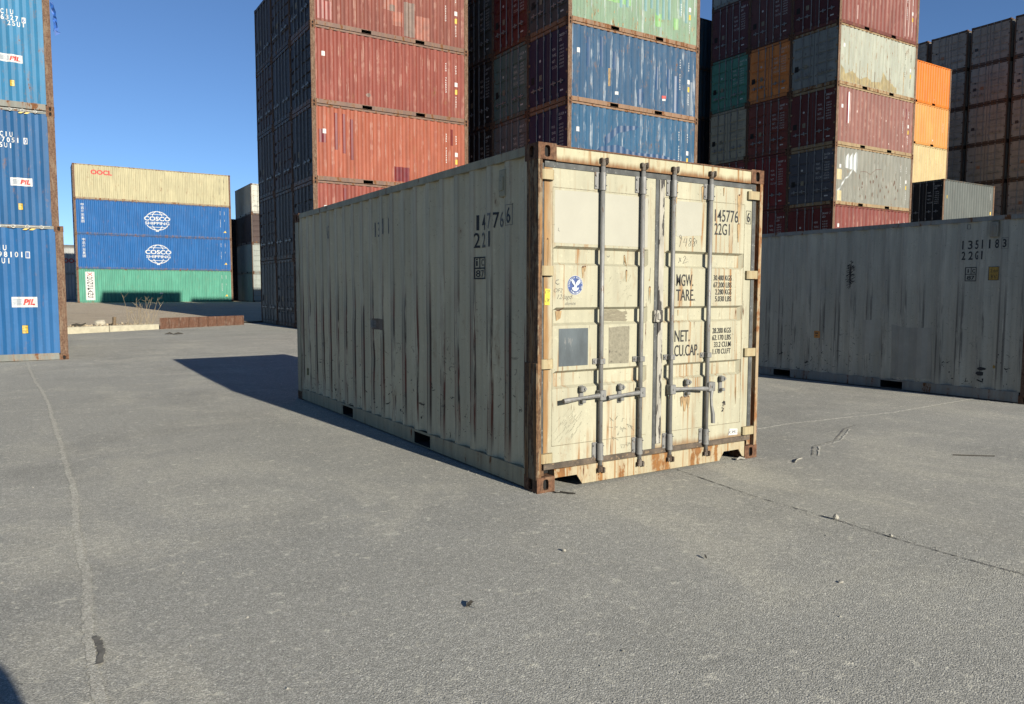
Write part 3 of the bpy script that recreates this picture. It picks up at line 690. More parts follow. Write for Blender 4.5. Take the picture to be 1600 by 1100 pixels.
    f.stroke([(1.51, 1.965), (1.49, 1.925), (1.53, 1.93)], pw, 0).stroke([(1.53, 1.96), (1.515, 1.89)], pw, 0)
    for u in (1.565, 1.61): f.stroke([(u+.02, 1.955), (u, 1.965), (u-.008, 1.945), (u+.012, 1.925), (u+.008, 1.9), (u-.01, 1.892), (u-.014, 1.91), (u+.005, 1.925), (u+.022, 1.945)], pw, 0)
    f.stroke([(1.632, 1.945), (1.645, 1.95), (1.64, 1.92)], pw, 0)
    yg = lambda u, v: .03+(.034 if any(a < v < b2 for a, b2 in G) else 0)
    f.stroke([(1.475, 1.80), (1.50, 1.765)], pw, 0).stroke([(1.50, 1.80), (1.47, 1.755)], pw, 0)
    f.stroke([(1.525, 1.80), (1.545, 1.815), (1.555, 1.80), (1.53, 1.765), (1.52, 1.75), (1.575, 1.768)], pw, 0)
    f.stroke([(2.0, .53), (2.02, .55), (2.01, .50)], .01, 1).stroke([(2.03, .545), (2.035, .51)], .012, 1).stroke([(1.995, .49), (2.02, .48), (1.995, .455), (2.015, .46)], .011, 1)
    front_marks('lettering', f, ['pencil', 'black'], .03, d1, yfn=yg, join=True)
    f = Flat(); f.text('\u21bb', .175, .215, 1.565, 1.605, 0, 0) if False else f.stroke([(.21, 1.60), (.185, 1.595), (.18, 1.575), (.2, 1.565), (.215, 1.57)], .006, 0)
    f.text('OF2', .165, .245, 1.505, 1.535, 0, -.006, .3); f.text('12/jagd', .20, .33, 1.445, 1.49, 0, -.006, .4); f.text('dents', .27, .37, 1.41, 1.435, 0, -.006, .4)
    f.stroke([(.70, 1.79), (.712, 1.782), (.725, 1.795)], .005, 0); f.stroke([(.205, 1.985), (.2, 1.965), (.215, 1.96)], .004, 0)
    rr = random.Random(5)
    for i in range(26):
        u = rr.uniform(.66, .9); v = rr.uniform(1.44, 1.62); f.stroke([(u, v), (u+rr.uniform(.01, .05), v+rr.uniform(.02, .05))], rr.uniform(.002, .006), 1)
    for i in range(34):
        u = rr.uniform(.17, .40); v = rr.uniform(.36, .56); dd = rr.uniform(.015, .06); f.stroke([(u, v), (u+dd*.7, v+dd*.5), (u+dd*1.1, v+dd*1.1)], rr.uniform(.0015, .005), 1)
    for i in range(16):
        u = rr.uniform(.70, .95); v = rr.uniform(.24, .56); f.stroke([(u, v), (u+rr.uniform(-.03, .03), v+.03), (u+rr.uniform(0, .05), v+rr.uniform(-.02, .03))], .002, 0)
    front_marks('lettering', f, ['pencil', 'scuff'], .03, d0, yfn=yg, join=True, lift=.0008)
    # small rust bleeds from chips in the paint
    f = Flat()
    for u, v, ln, ww in ((.435, 1.70, .085, .012), (.455, 1.705, .04, .01), (.875, 1.80, .10, .006), (.87, 1.68, .09, .009), (.105, 1.90, .20, .008), (1.115, 1.80, .2, .014), (1.12, 1.55, .25, .01)):
        f.poly([(u-ww, v), (u+ww, v), (u+ww*.7, v-ln*.5), (u+ww*.2, v-ln), (u-ww*.3, v-ln), (u-ww*.8, v-ln*.4)], 0); f.blob(u, v, ww*.9, ww*.9, 1, int(u*100))
    f.poly([(.20, 1.375), (.235, 1.362), (.27, 1.385), (.262, 1.392), (.235, 1.375)], 1); f.poly([(.20, 1.365), (.26, 1.365), (.25, 1.31), (.21, 1.29)], 0)
    front_marks('rust_streak', f, ['rust_run', 'rust_dark'], .03, d0, yfn=yg, join=True)
    f = Flat()
    for u, v, ln, ww in ((1.865, 1.815, .07, .008), (1.475, 1.36, .05, .006), (2.155, 2.36, .24, .022), (1.40, 2.40, .16, .014), (1.70, 2.40, .13, .012), (1.96, 2.41, .07, .008), (2.155, 2.11, .16, .018), (1.54, .625, .13, .03), (1.58, .62, .10, .02), (1.50, .62, .08, .016), (2.17, .66, .15, .005)):
        f.poly([(u-ww, v), (u+ww, v), (u+ww*.7, v-ln*.5), (u+ww*.2, v-ln), (u-ww*.3, v-ln), (u-ww*.8, v-ln*.4)], 0); f.blob(u, v, ww*.5, ww*.5, 1, int(u*100))
    front_marks('rust_streak', f, ['rust_run', 'rust_dark'], .03, d1, yfn=yg, join=True)
    f = Flat(); f.poly([(.165, 1.875), (1.09, 1.868), (1.09, 2.262), (.60, 2.27), (.17, 2.262)], 0); front_marks('paint_patch', f, ['offcream'], .03, d0, lift=.0008, join=True)
    f = Flat(); f.poly([(1.41, 1.97), (1.70, 1.99), (1.70, 2.265), (1.40, 2.262)], 0); front_marks('paint_patch', f, ['offcream'], .03, d1, lift=.0008, join=True)
    # placards, smear, stickers
    f = Flat(); f.rect(.212, .49, .945, 1.232, 0); front_marks('placard', f, ['plate_a'], .03, d0)
    f = Flat(); f.poly([(.70, .945), (.905, .94), (.91, 1.10), (.908, 1.235), (.84, 1.238), (.698, 1.23)], 0); front_marks('adhesive_patch', f, ['plate_b'], .03, d0)
    f = Flat(); f.poly([(.645, 1.283), (.90, 1.277), (.918, 1.287), (.89, 1.30), (.91, 1.312), (.885, 1.325), (.915, 1.335), (.905, 1.358), (.86, 1.352), (.80, 1.371), (.645, 1.368)], 0); front_marks('adhesive_patch', f, ['smear'], .064, d0)
    u0, v0 = .362, 1.56; f = Flat(); f.disc(u0, v0, .074, .074, 1).disc(u0, v0, .071, .071, 0)
    st = Flat(); ring = 'AMERICAN BUREAU OF SHIPPING  '
    for i, ch in enumerate(ring):
        if ch == ' ': continue
        an = math.pi*1.05-2*math.pi*i/len(ring); vs, fs, a = text2d(ch, .03); ca, sa = math.cos(an-math.pi/2), math.sin(an-math.pi/2)
        pts = []
        for x_, y_ in vs:
            xx = (x_-.5)*.0095; yy = .053+y_*.0125; pts.append((u0+xx*ca-yy*sa, v0+xx*sa+yy*ca))
        st.add(pts, fs, 0)
    for pl in ([(-.042, .038), (-.028, .045), (-.012, .03), (-.004, .008), (-.002, -.006), (-.012, -.004), (-.028, .012)],
               [(-.004, -.006), (.004, .018), (.02, .036), (.04, .044), (.045, .022), (.03, .004), (.012, -.004)],
               [(-.012, -.004), (.012, -.004), (.01, -.022), (-.004, -.028), (-.014, -.018)],
               [(-.035, -.018), (-.012, -.014), (.0, -.03), (.014, -.02), (.034, -.016), (.026, -.034), (.006, -.046), (-.014, -.044), (-.028, -.036)]):
        st.poly([(u0+a, v0+c_) for a, c_ in pl], 0)
    o = front_marks('emblem_sticker', f, ['blueink', 'white'], .03, d0)
    front_marks('emblem_sticker', st, ['pale_ink'], .03, d0, lift=.0045)
    f = Flat(); f.poly([(.080, 1.413), (.126, 1.410), (.130, 1.530), (.085, 1.533)], 0); o = front_marks('sticky_label', f, ['lemon'], .03, d0, lift=.003)
    f = Flat(); f.text('CTP', .086, .124, 1.497, 1.522, 0, -.004, .3); f.text('CW', .088, .122, 1.43, 1.462, 0, -.004, .3); front_marks('lettering', f, ['pencil'], .03, d0, lift=.005)
    f = Flat(); f.poly([(2.085, .232), (2.205, .228), (2.205, .283), (2.10, .292)], 0); front_marks('maker_plate', f, ['white'], .03, d1, lift=.003)
    f = Flat(); f.text('CIMC', 2.105, 2.195, .245, .272, 0, -.01, .1); f.stroke([(2.09, .24), (2.104, .268)], .003, 0); front_marks('lettering', f, ['pencil'], .03, d1, lift=.005)
MT['patch_brown'] = plain('brown paint patch', (.16, .12, .085), .7, .2, 20, bump=0)
MT['offcream'] = plain('greyish off white repaint', (.43, .418, .338), .55, .05, 2, bump=0)
MT['olive'] = plain('olive label', (.22, .21, .07), .7, .2, 20, bump=0)
MT['scuff'] = plain('pale scuff', (.40, .38, .275), .8, .2, 20, bump=0)
MT['rust_run'] = plain('rust bleed', (.37, .25, .12), .8, .35, 12, 0, None, (3, 1, 1), 0)
MT['rust_dark'] = plain('rust chip', (.11, .045, .02), .85, .3, 40, bump=0)
MT['pale_ink'] = plain('pale blue print', (.55, .60, .66), .6, .1, 40, bump=0)
hero()

# ------------------------------------------------------------------ pale grey container on the right
def grey_container():
    X, Y = 8.2, .2
    r = container('pale grey container on the ground at the right edge, long side facing left', X, Y, 0, 0, (.31, .34, .33), ribs=20, rust=.12, frame=(.30, .31, .29), doors='g')
    sw = r['side'][0]; sw.data = side_mb(6.058, 2.591, 0, r['br'], dents(9, 34, [(1.3, 2.7, .15, 1.15), (3.2, 3.6, .7, .9), (2.6, 3.0, 1.5, 2.1), (.4, 1.1, .2, 2.3)])).mesh('side_wall', [MT['grey_side']])
    br = r['br']; f = Flat(); U = lambda wy: -(wy-Y)
    f.chars('135118', U(1.235), 2.135, .125, .088, .052, 0, .015); f.frame(U(.70), U(.605), 2.12, 2.275, .005, 1); f.text('3', U(.68), U(.63), 2.14, 2.255, 0, .02)
    f.chars('22G1', U(1.22), 1.985, .12, .083, .052, 0, .02); f.frame(U(1.165), U(1.125), 2.42, 2.49, .006, 1)
    f.frame(U(1.165), U(1.02), 1.68, 1.88, .010, 0).rect(U(1.155), U(1.03), 1.775, 1.785, 0).rect(U(1.10), U(1.092), 1.785, 1.87, 0)
    f.text('i', U(1.138), U(1.122), 1.80, 1.855, 0, .02).text('C', U(1.083), U(1.04), 1.80, 1.852, 0, .02).text('87', U(1.142), U(1.045), 1.70, 1.758, 0, .02)
    f.rect(U(.855), U(.715), 1.69, 1.88, 0).rect(U(.848), U(.722), 1.697, 1.873, 2).text('2.6m', U(.835), U(.735), 1.80, 1.85, 3, .0).text("8'6\"", U(.825), U(.745), 1.715, 1.77, 3, .0)
    f.rect(U(3.64), U(3.50), .74, .86, 4).rect(U(3.62), U(3.55), .81, .83, 3).rect(U(3.61), U(3.56), .77, .785, 3)
    side_marks('lettering', f, ['black', 'faint', 'ochre', 'black', 'orange'], br, W, 0, (0, -1), sw, join=False)
    f = Flat(); rr = random.Random(8)
    for i in range(90):      # dark oval of brushed tar
        a = rr.uniform(0, 6.28); q = rr.random()**.5; u = U(2.98)+.085*q*math.cos(a); v = 1.80+.23*q*math.sin(a); f.stroke([(u-.02, v-.008), (u+.02, v+.01)], .008, 0)
    f.blob(U(2.99), 1.80, .035, .19, 0, 3, 26, .5)
    f.poly([(U(2.25), 1.02), (U(2.0), .98), (U(1.62), .99), (U(1.60), .22), (U(2.22), .2)], 1); f.poly([(U(2.75), 1.08), (U(2.4), 1.08), (U(2.4), .6), (U(2.72), .5)], 2)
    f.blob(U(.88), .44, .07, .03, 0, 5); f.blob(U(.90), .37, .06, .04, 0, 6); f.stroke([(U(.93), .28), (U(.86), .25), (U(.86), .30)], .02, 0); f.blob(U(.72), .48, .025, .03, 3, 1)
    f.text('FT', U(.95), U(.78), 1.30, 1.48, 2, -.015)
    side_marks('paint_patch', f, ['tar', 'patch_grey', 'patch_pale', 'ochre'], br, W, 0, (0, -1), sw)
    ob('vent', MB().bbox(.002, .05, .55, .65, 2.29, 2.50, .006).box(-.010, .003, .562, .638, 2.34, 2.45).mesh('vent', [MT['grey_rail']]), sw)
MT['ochre'] = plain('ochre height label', (.45, .27, .03), .6, .2, 20, bump=0)
MT['tar'] = plain('tar smear', (.025, .024, .023), .8, .3, 30, bump=0)
MT['patch_grey'] = plain('dull grey repaint', (.40, .385, .325), .7, .12, 3, bump=0)
MT['patch_pale'] = plain('pale repaint', (.46, .445, .37), .7, .1, 3, bump=0)
grey_container()

# ------------------------------------------------------------------ marks for stacked containers
def resurface(o, m):
    if o.data.users > 1: o.data = o.data.copy()
    o.data.materials[0] = m
def vmarks(f, y, z, n, m, rr, wd=.05, p=.085):
    s_ = ''.join(rr.choice('0123456789') for _ in range(n)); f.column(s_, y, z, .06, p, wd, m, .02)
def sunlit_marks(r, seed, white=0, extra=None, mats=('white', 'yellow', 'black', 'red')):
    """small white number column, label squares near the right end of the sunlit side (reader's right = +y)"""
    rr = random.Random(seed); f = Flat(); L = r['L']; H = r['H']
    vmarks(f, L-.95, H*.82, 4, white, rr); vmarks(f, L-.95, H*.62, 7, white, rr); vmarks(f, L-.55, H*.80, 4, white, rr); vmarks(f, L-.55, H*.36, 5, white, rr)
    f.rect(L-.57, L-.44, H*.50, H*.56, 0); f.rect(L-.56, L-.46, H*.39, H*.46, 1)
    f.rect(.38, .50, H*.62, H*.68, 0)
    if extra: extra(f)
    return side_marks('lettering', f, mats, r['br'], W, 1, (0, 1), r['side'][1])
def patches(r, items, mats, name='paint_patch'):
    f = Flat()
    for it in items:
        if it[0] == 'r': f.rect(*it[1:])
        elif it[0] == 'b': f.blob(*it[1:])
        elif it[0] == 's': f.stroke(*it[1:])
        elif it[0] == 'p': f.poly(*it[1:])
    return side_marks(name, f, mats, r['br'], W, 1, (0, 1), r['side'][1], lift=.0015)
_dt = {}
def door_marks(r, seed, tone='offwhite', boxes=True):
    """number, weight rows and a few stickers on a door end"""
    key = (seed % 6, tone, boxes, r['door'][1].data.name)
    if key not in _dt:
        rr = random.Random(seed % 6); f = Flat(); H = r['H']
        num = ''.join(rr.choice('0123456789') for _ in range(6))
        f.text(num, 1.88, 2.18, H-.42, H-.33, 0, .01); f.text(rr.choice('0123456789'), 2.25, 2.3, H-.42, H-.33, 0, .01); f.text('22G1', 1.88, 2.05, H-.56, H-.47, 0, .01)
        for i in range(7): f.text(rr.choice(('30.480 KGS', '67.200 LBS', '28.240 KGS', '62.260 LBS', '2.240 KGS')), 1.9, 2.16, H-.75-i*.115, H-.69-i*.115, 0, 0)
        for i, s_ in enumerate(('MGW.', 'TARE.', 'NET.', 'CU.CAP.')): f.text(s_, 1.48, 1.48+.05*len(s_), H-.79-i*.2, H-.70-i*.2, 0, 0)
        if boxes:
            f.rect(.2, .4, .95, 1.2, 1); f.rect(.7, .86, .98, 1.18, 2); f.disc(.75, 1.66, .05, .05, 0); f.rect(1.95, 2.12, .38, .43, 0)
        front_marks('lettering', f, [tone, 'dark', 'smear'], .03, r['door'][1], join=True); _dt[key] = r['door'][1].data
    else: r['door'][1].data = _dt[key]

# ------------------------------------------------------------------ blue open-top containers on the left
def sign(f, u0, u1, v0, v1):
    f.rect(u0, u1, v0, v1, 0); w_ = u1-u0; h_ = v1-v0
    for i in range(5): f.rect(u0+.05*w_, u0+.42*w_, v0+h_*(.2+.125*i), v0+h_*(.2+.125*i+.085), 2)
    f.text('PIL', u0+.47*w_, u0+.93*w_, v0+.2*h_, v0+.8*h_, 3, .05, .25)
def pil(label, X, Y, z, color, rust, num, chk, sg, yl, rows, hidden=False):
    H = 2.896; r = alongX(label, X, Y, z, color, H=H, ribs=20, rust=rust, frame=(.20, .21, .19), group='blue open-top containers')
    for c in r['root'].children:
        if c.name.startswith('roof'): c.name = 'tarpaulin'
    if hidden: return r
    f = Flat(); o = X
    sign(f, sg[0]-o, sg[1]-o, sg[2]-z, sg[3]-z)
    a, b_, c_, d = yl[0]-o, yl[1]-o, yl[2]-z, yl[3]-z
    f.rect(a, b_, c_, d, 4).rect(a+.008, b_-.008, c_+.008, d-.008, 1); f.text('2.9m', a+.015, b_-.015, (c_+d)/2+.01, d-.02, 4, 0); f.text("9'6\"", a+.02, b_-.02, c_+.02, (c_+d)/2-.01, 4, 0)
    for s_, u, v in rows: f.chars(s_, u-o, v-z, .115, .095, .062, 0, .02)
    f.rect(chk[0]-o, chk[1]-o, chk[2]-z, chk[3]-z, 0); f.text(num, chk[0]-o+.012, chk[1]-o-.012, chk[2]-z+.015, chk[3]-z-.015, 5, .02)
    side_marks('lettering', f, ['white', 'yellow', 'sigblue', 'red', 'black', 'signblue'], r['br'], W, 1, (0, 1), r['side'][1])
    # lashing rings and strap along the top rail
    rb = MB(); n = 22
    for i in range(n):
        y = .35+i*(r['L']-.5)/n
        me = None
        ring = [(W+.004, y+.035*math.cos(t), H-.04+.035*math.sin(t)) for t in [2*math.pi*q/10 for q in range(11)]]
        rr_ = ob('lashing_ring', MB().tube(ring, .007, 5, cap=False).mesh('lashing_ring', [MT['offwhite']]), r['root'])
    ob('lashing_cable', MB().tube([(W+.006, .3+i*.19, H-.03-.012*math.sin(i*2.1)) for i in range(30)], .006, 5).mesh('lashing_cable', [MT['offwhite']]), r['root'])
    f = Flat()
    for i in range(2): f.poly([(r['L']-.75+i*.12, H-.11), (r['L']-.68+i*.12, H-.11), (r['L']-.62+i*.12, H-.075), (r['L']-.70+i*.12, H-.075)], 0)
    me = bpy.data.meshes.new('hazard_mark'); me.from_pydata([(W-.004, u, v) for u, v in f.v], [], f.f); me.materials.append(MT['yellow']); ob('hazard_mark', me, r['root'])
    return r
MT['signblue'] = plain('blue print', (.02, .10, .3), .6, .1, 20, bump=0)
XP = -2.53-6.058
pil('blue container at ground level on the left edge, its top rail carrying lashing rings', XP, 14.52, gz(-4, 14.5), (.016, .115, .30), .10, '1', (-3.245, -3.165, 2.22, 2.36), (-3.53, -3.07, 1.18, 1.40), (-3.37, -3.255, .62, .80),
    [('98101', -3.72, 2.235), ('PCIU', -3.92, 2.37), ('25U1', -3.86, 2.10)])
z1 = gz(-4, 17)
pil('blue container at ground level hidden behind the front blue one on the left', XP, 17.1, z1, (.016, .115, .30), .10, '', None, None, None, None, hidden=True)
pil('blue container second up on the left edge, streaked and dented under its white sign', XP, 17.1, z1+2.896, (.016, .10, .25), .16, '0', (-3.19, -3.11, 5.02, 5.17), (-3.49, -3.05, 4.03, 4.22), (-3.36, -3.26, 3.46, 3.62),
    [('797051', -3.81, 5.035), ('PCIU', -3.75, 5.165), ('25U1', -3.77, 4.905)])
pil('faded sky blue container at the top of the left edge with peeling spots', XP, 17.1, z1+5.792, (.035, .19, .36), .24, '6', (-3.115, -3.035, 7.83, 7.96), (-3.60, -3.13, 6.90, 7.08), (-3.41, -3.31, 6.34, 6.49),
    [('96327', -3.62, 7.86), ('PCIU', -3.62, 7.99), ('25U1', -3.40, 7.735)])
def torn_tarp():
    mb = MB(); rr = random.Random(3); vs = []
    for i in range(9):
        for j in range(3): vs.append((-2.52+j*.035+rr.uniform(-.02, .03)+.006*i, 17.06+rr.uniform(-.05, .02)-.02*j, 8.42-i*.085+rr.uniform(-.02, .02)))
    mb.add(vs, [(i*3+j, i*3+j+1, i*3+j+4, i*3+j+3) for i in range(8) for j in range(2)])
    mb.add([(-2.47, 17.0, 7.78), (-2.36, 16.98, 7.84), (-2.40, 16.97, 7.72), (-2.33, 16.97, 7.70), (-2.45, 16.99, 7.62)], [(0, 1, 2), (0, 2, 3), (0, 3, 4)])
    tag(ob('torn_tarp', mb.mesh('torn_tarp', [plain('blue tarp cloth', (.02, .11, .42), .6, .3, 12)])), 'torn scrap of blue tarpaulin hanging from the corner of the top left container', 'tarpaulin')
torn_tarp()

# ------------------------------------------------------------------ far stack of long containers
def cosco():
    X, Y = -.15, 66.5; z0 = gz(6, 66.5); H = 2.82; L = 12.192
    names = [('green long container at the bottom of the far stack, carrying a white vertical name board', (.085, .32, .225)), ('blue long container with a white globe emblem, resting on the green one', (.004, .105, .33)), ('blue long container with a white globe emblem, just under the cream one', (.004, .105, .33)), ('cream long container with red lettering on top of the far stack', (.46, .42, .26))]
    for i, (lb, c) in enumerate(names):
        r = alongX(lb, X, Y, z0+i*H, c, L=L, H=H, ribs=42, rust=.12 if i < 3 else .22, frame=(.30, .24, .15) if i == 3 else None, far=True, group='long containers of the far stack')
        f = Flat()
        if i == 0:
            f.rect(.62, 1.28, .25, H-.25, 0); f.text('X', .72, 1.18, H-.6, H-.32, 3, .01)
            for j, ch in enumerate('DONGFANG'): f.text(ch, .74, 1.16, H-.83-j*.215-(.04 if j > 3 else 0), H-.66-j*.215-(.04 if j > 3 else 0), 2, .02)
            f.rect(6.15, 6.4, .75, .86, 0)
        if i in (1, 2):
            cx, cz = 6.15, H*.47; rx, rz = 1.0, .62
            el = lambda a, b_, s_=0, e_=2*math.pi: [(cx+a*math.cos(s_+(e_-s_)*t/32), cz+b_*math.sin(s_+(e_-s_)*t/32)) for t in range(33)]
            rz = .78
            for sg in (0, math.pi):
                f.stroke(el(rx*.92, rz, sg+.5, sg+math.pi-.5), .06, 0); f.stroke(el(rx*.45, rz, sg+.55, sg+math.pi-.55), .05, 0)
                f.stroke([(cx-.62, cz+(.54 if sg == 0 else -.54)), (cx+.62, cz+(.54 if sg == 0 else -.54))], .045, 0)
            f.text('COSCO', cx-1.02, cx+1.02, cz-.0, cz+.36, 0, .03); f.text('SHIPPING', cx-.95, cx+.95, cz-.33, cz-.09, 0, .02)
            for j, ch in enumerate('\u4e2d\u8fdc\u6d77\u8fd0\u96c6\u56e2'): f.text(ch, .50, .72, H-.55-j*.27, H-.33-j*.27, 0, .01)
            f.rect(6.0, 6.25, .42, .5, 0)
        if i == 3: f.text('OOCL', 1.3, 2.85, 2.02, 2.42, 3, .05)
        rr = random.Random(i)
        tone = 2 if i == 3 else 0
        for u in (L-.95, L-.6): vmarks(f, u, H*.86, 4, tone, rr, .05, .085); vmarks(f, u, H*.6, 8 if u < L-.7 else 2, tone, rr, .05, .085)
        if i < 3: f.poly([(L-.68, .55), (L-.42, .55), (L-.55, .74)], 1)
        side_marks('lettering', f, ['white', 'yellow', 'black', 'red'], r['br'], W, 1, (0, 1), r['side'][1])
cosco()
def grey_small_stack():
    X, Y = 13.19, 63.98; z0 = gz(14, 65); H = 2.591
    cs = [('grey white container at ground level beside the far blue stack', (.30, .33, .30)), ('grey white container second from the ground beside the far blue stack', (.31, .34, .31)), ('dark brown container third from the ground beside the far blue stack', (.05, .028, .025)), ('dirty white container topping the small stack beside the far blue stack, doors sunlit', (.55, .55, .48))]
    for i, (lb, c) in enumerate(cs): container(lb, X, Y, z0+i*H, 0, c, rust=.2 if i == 3 else .1, far=(i < 3), group='containers of the small stack at the back')
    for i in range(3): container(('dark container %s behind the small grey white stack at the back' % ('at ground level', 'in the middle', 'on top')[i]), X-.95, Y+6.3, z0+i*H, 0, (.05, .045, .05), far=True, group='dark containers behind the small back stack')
grey_small_stack()
def far_left():
    z0 = .64
    r = alongX('white long container at ground level far off in the gap at the left', -1.4, 87, z0, (.42, .43, .42), L=12.192, H=2.75, ribs=42, far=True, rust=.05)
    r = alongX('white long container with red lettering far off in the gap at the left', -1.4, 87, z0+2.75, (.42, .43, .42), L=12.192, H=2.75, ribs=42, far=True, rust=.05)
    f = Flat(); f.text('OOCL', .95, 2.7, 1.15, 1.65, 0, .05); side_marks('lettering', f, ['red'], r['br'], W, 1, (0, 1), r['side'][1])
    e = bpy.data.objects.new('warehouse', None); COL.objects.link(e); e.location = (-4, 112, z0); tag(e, 'pale flat roofed warehouse with a dark roof edge far off behind the white containers', 'warehouse')
    mb = MB().box(0, 30, 0, 14, -.2, 6.4)
    for i in range(30): mb.box(i+.46, i+.54, -.03, 0, 0, 6.4)
    ob('wall', mb.mesh('wall', [plain('pale cladding', (.45, .46, .45), .6, .1, 3, bump=0)]), e)
    ob('roof', MB().bbox(-.4, 30.4, -.5, 14.4, 6.4, 7.1, .08).mesh('roof', [plain('dark roof sheet', (.10, .09, .08), .7, .2, 3, bump=0)]), e)
far_left()

# ------------------------------------------------------------------ red stack
ORD = ['ground', 'second', 'third', 'fourth', 'fifth', 'sixth', 'seventh']
MT['p_red'] = plain('fresh red patch', (.22, .038, .028), .5, .2, 4, bump=0)
MT['p_or'] = plain('orange red patch', (.25, .066, .034), .55, .25, 4, bump=0)
MT['p_rustgrey'] = plain('grey brown patch', (.16, .10, .075), .6, .2, 6, bump=0)
MT['p_wine'] = plain('glossy wine patch', (.16, .022, .02), .25, .15, 4, bump=0)
MT['p_pale'] = plain('pale worn edge', (.46, .30, .26), .5, .2, 8, 0, None, (1, 1, .2), 0)
MT['p_white'] = plain('pale worn paint', (.36, .38, .37), .45, .2, 9, 0, None, (1, 1, .25), 0)
MT['p_navy'] = plain('fresh navy patch', (.012, .055, .14), .4, .15, 4, bump=0)
MT['p_steel'] = plain('faded steel blue patch', (.10, .14, .19), .5, .15, 4, bump=0)
MT['p_lime'] = plain('bright green patch', (.17, .36, .12), .5, .12, 4, bump=0)
MT['p_teal'] = plain('blue green patch', (.13, .26, .25), .5, .12, 4, bump=0)
MT['p_ochre'] = plain('ochre stain', (.30, .24, .11), .7, .3, 8, 0, None, (1, 1, .3), 0)
MT['p_cream'] = plain('cream patch', (.52, .44, .24), .6, .12, 6, bump=0)
def crest(y0, n, L=6.058, ribs=20): return [.2+(L-.4)*(i)/ribs for i in range(n)]
PIT = (6.058-.32-.08)/20
def ridge(i): return .16+.04+i*PIT-.0395          # middle of the i-th outer flat
def red_stack():
    X, Y = 5.08, 21.15
    pal = [(.22, .055, .04), (.25, .06, .042), (.33, .09, .05), (.235, .056, .04), (.20, .058, .042), (.2, .05, .04)]
    desc = ['brown red', 'deep red', 'orange red', 'dusky red', 'patched brownish red', 'brown red']
    for col in range(3):
        z0 = gz(7, Y+col*2.47); n = 5 if col == 2 else 6
        for lv in range(n):
            if col == 0: c = pal[lv]; lb = f'{desc[lv]} container with sunlit side, {ORD[lv]} level of the left tall stack'
            else:
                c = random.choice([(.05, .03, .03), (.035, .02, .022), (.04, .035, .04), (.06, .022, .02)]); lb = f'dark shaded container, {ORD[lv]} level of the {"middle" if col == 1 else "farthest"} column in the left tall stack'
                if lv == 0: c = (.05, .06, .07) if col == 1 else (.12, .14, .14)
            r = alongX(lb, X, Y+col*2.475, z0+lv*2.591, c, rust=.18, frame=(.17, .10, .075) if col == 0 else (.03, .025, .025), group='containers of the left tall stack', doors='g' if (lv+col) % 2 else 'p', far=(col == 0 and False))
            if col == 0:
                for dd in r['door']: dd.color = (.014, .008, .008, .05)  # doors coloured near black, the deep shade of this end put into them
            if lv < 5: door_marks(r, lv+3*col, 'faint', lv % 2 == 0)
            if col: continue
            resurface(r['side'][1], MT['worn_red']); sunlit_marks(r, 20+lv)
            H = 2.591; it = []; mats = ['p_red', 'p_or', 'p_rustgrey', 'p_wine', 'p_pale']
            rr = random.Random(40+lv)
            if lv == 4: it = [('r', .22, .75, .25, .85, 0), ('r', 2.65, 3.2, 1.0, 2.3, 1), ('r', 3.0, 3.4, .5, 1.0, 1), ('r', 3.9, 4.45, .18, 1.0, 1), ('r', 2.9, 3.1, .98, 1.2, 2), ('r', 3.45, 3.85, .2, 1.4, 2)]
            if lv == 2: it = [('r', ridge(2)+.07, ridge(2)+.19, 1.1, 2.35, 3), ('r', ridge(3)+.07, ridge(3)+.19, 1.0, 2.35, 3), ('r', ridge(4)+.07, ridge(4)+.19, .8, 2.2, 3), ('r', 3.0, 3.6, .2, .72, 3), ('r', .24, .5, 1.3, 1.75, 3), ('r', 5.3, 5.42, 1.7, 2.3, 3)]
            if lv == 3: it = [('b', 2.05, .52, .1, .08, 2, 3)]
            if lv == 1: it = [('r', ridge(3)+.07, ridge(3)+.19, 1.6, 2.4, 3)]
            if it: patches(r, it, mats)
red_stack()

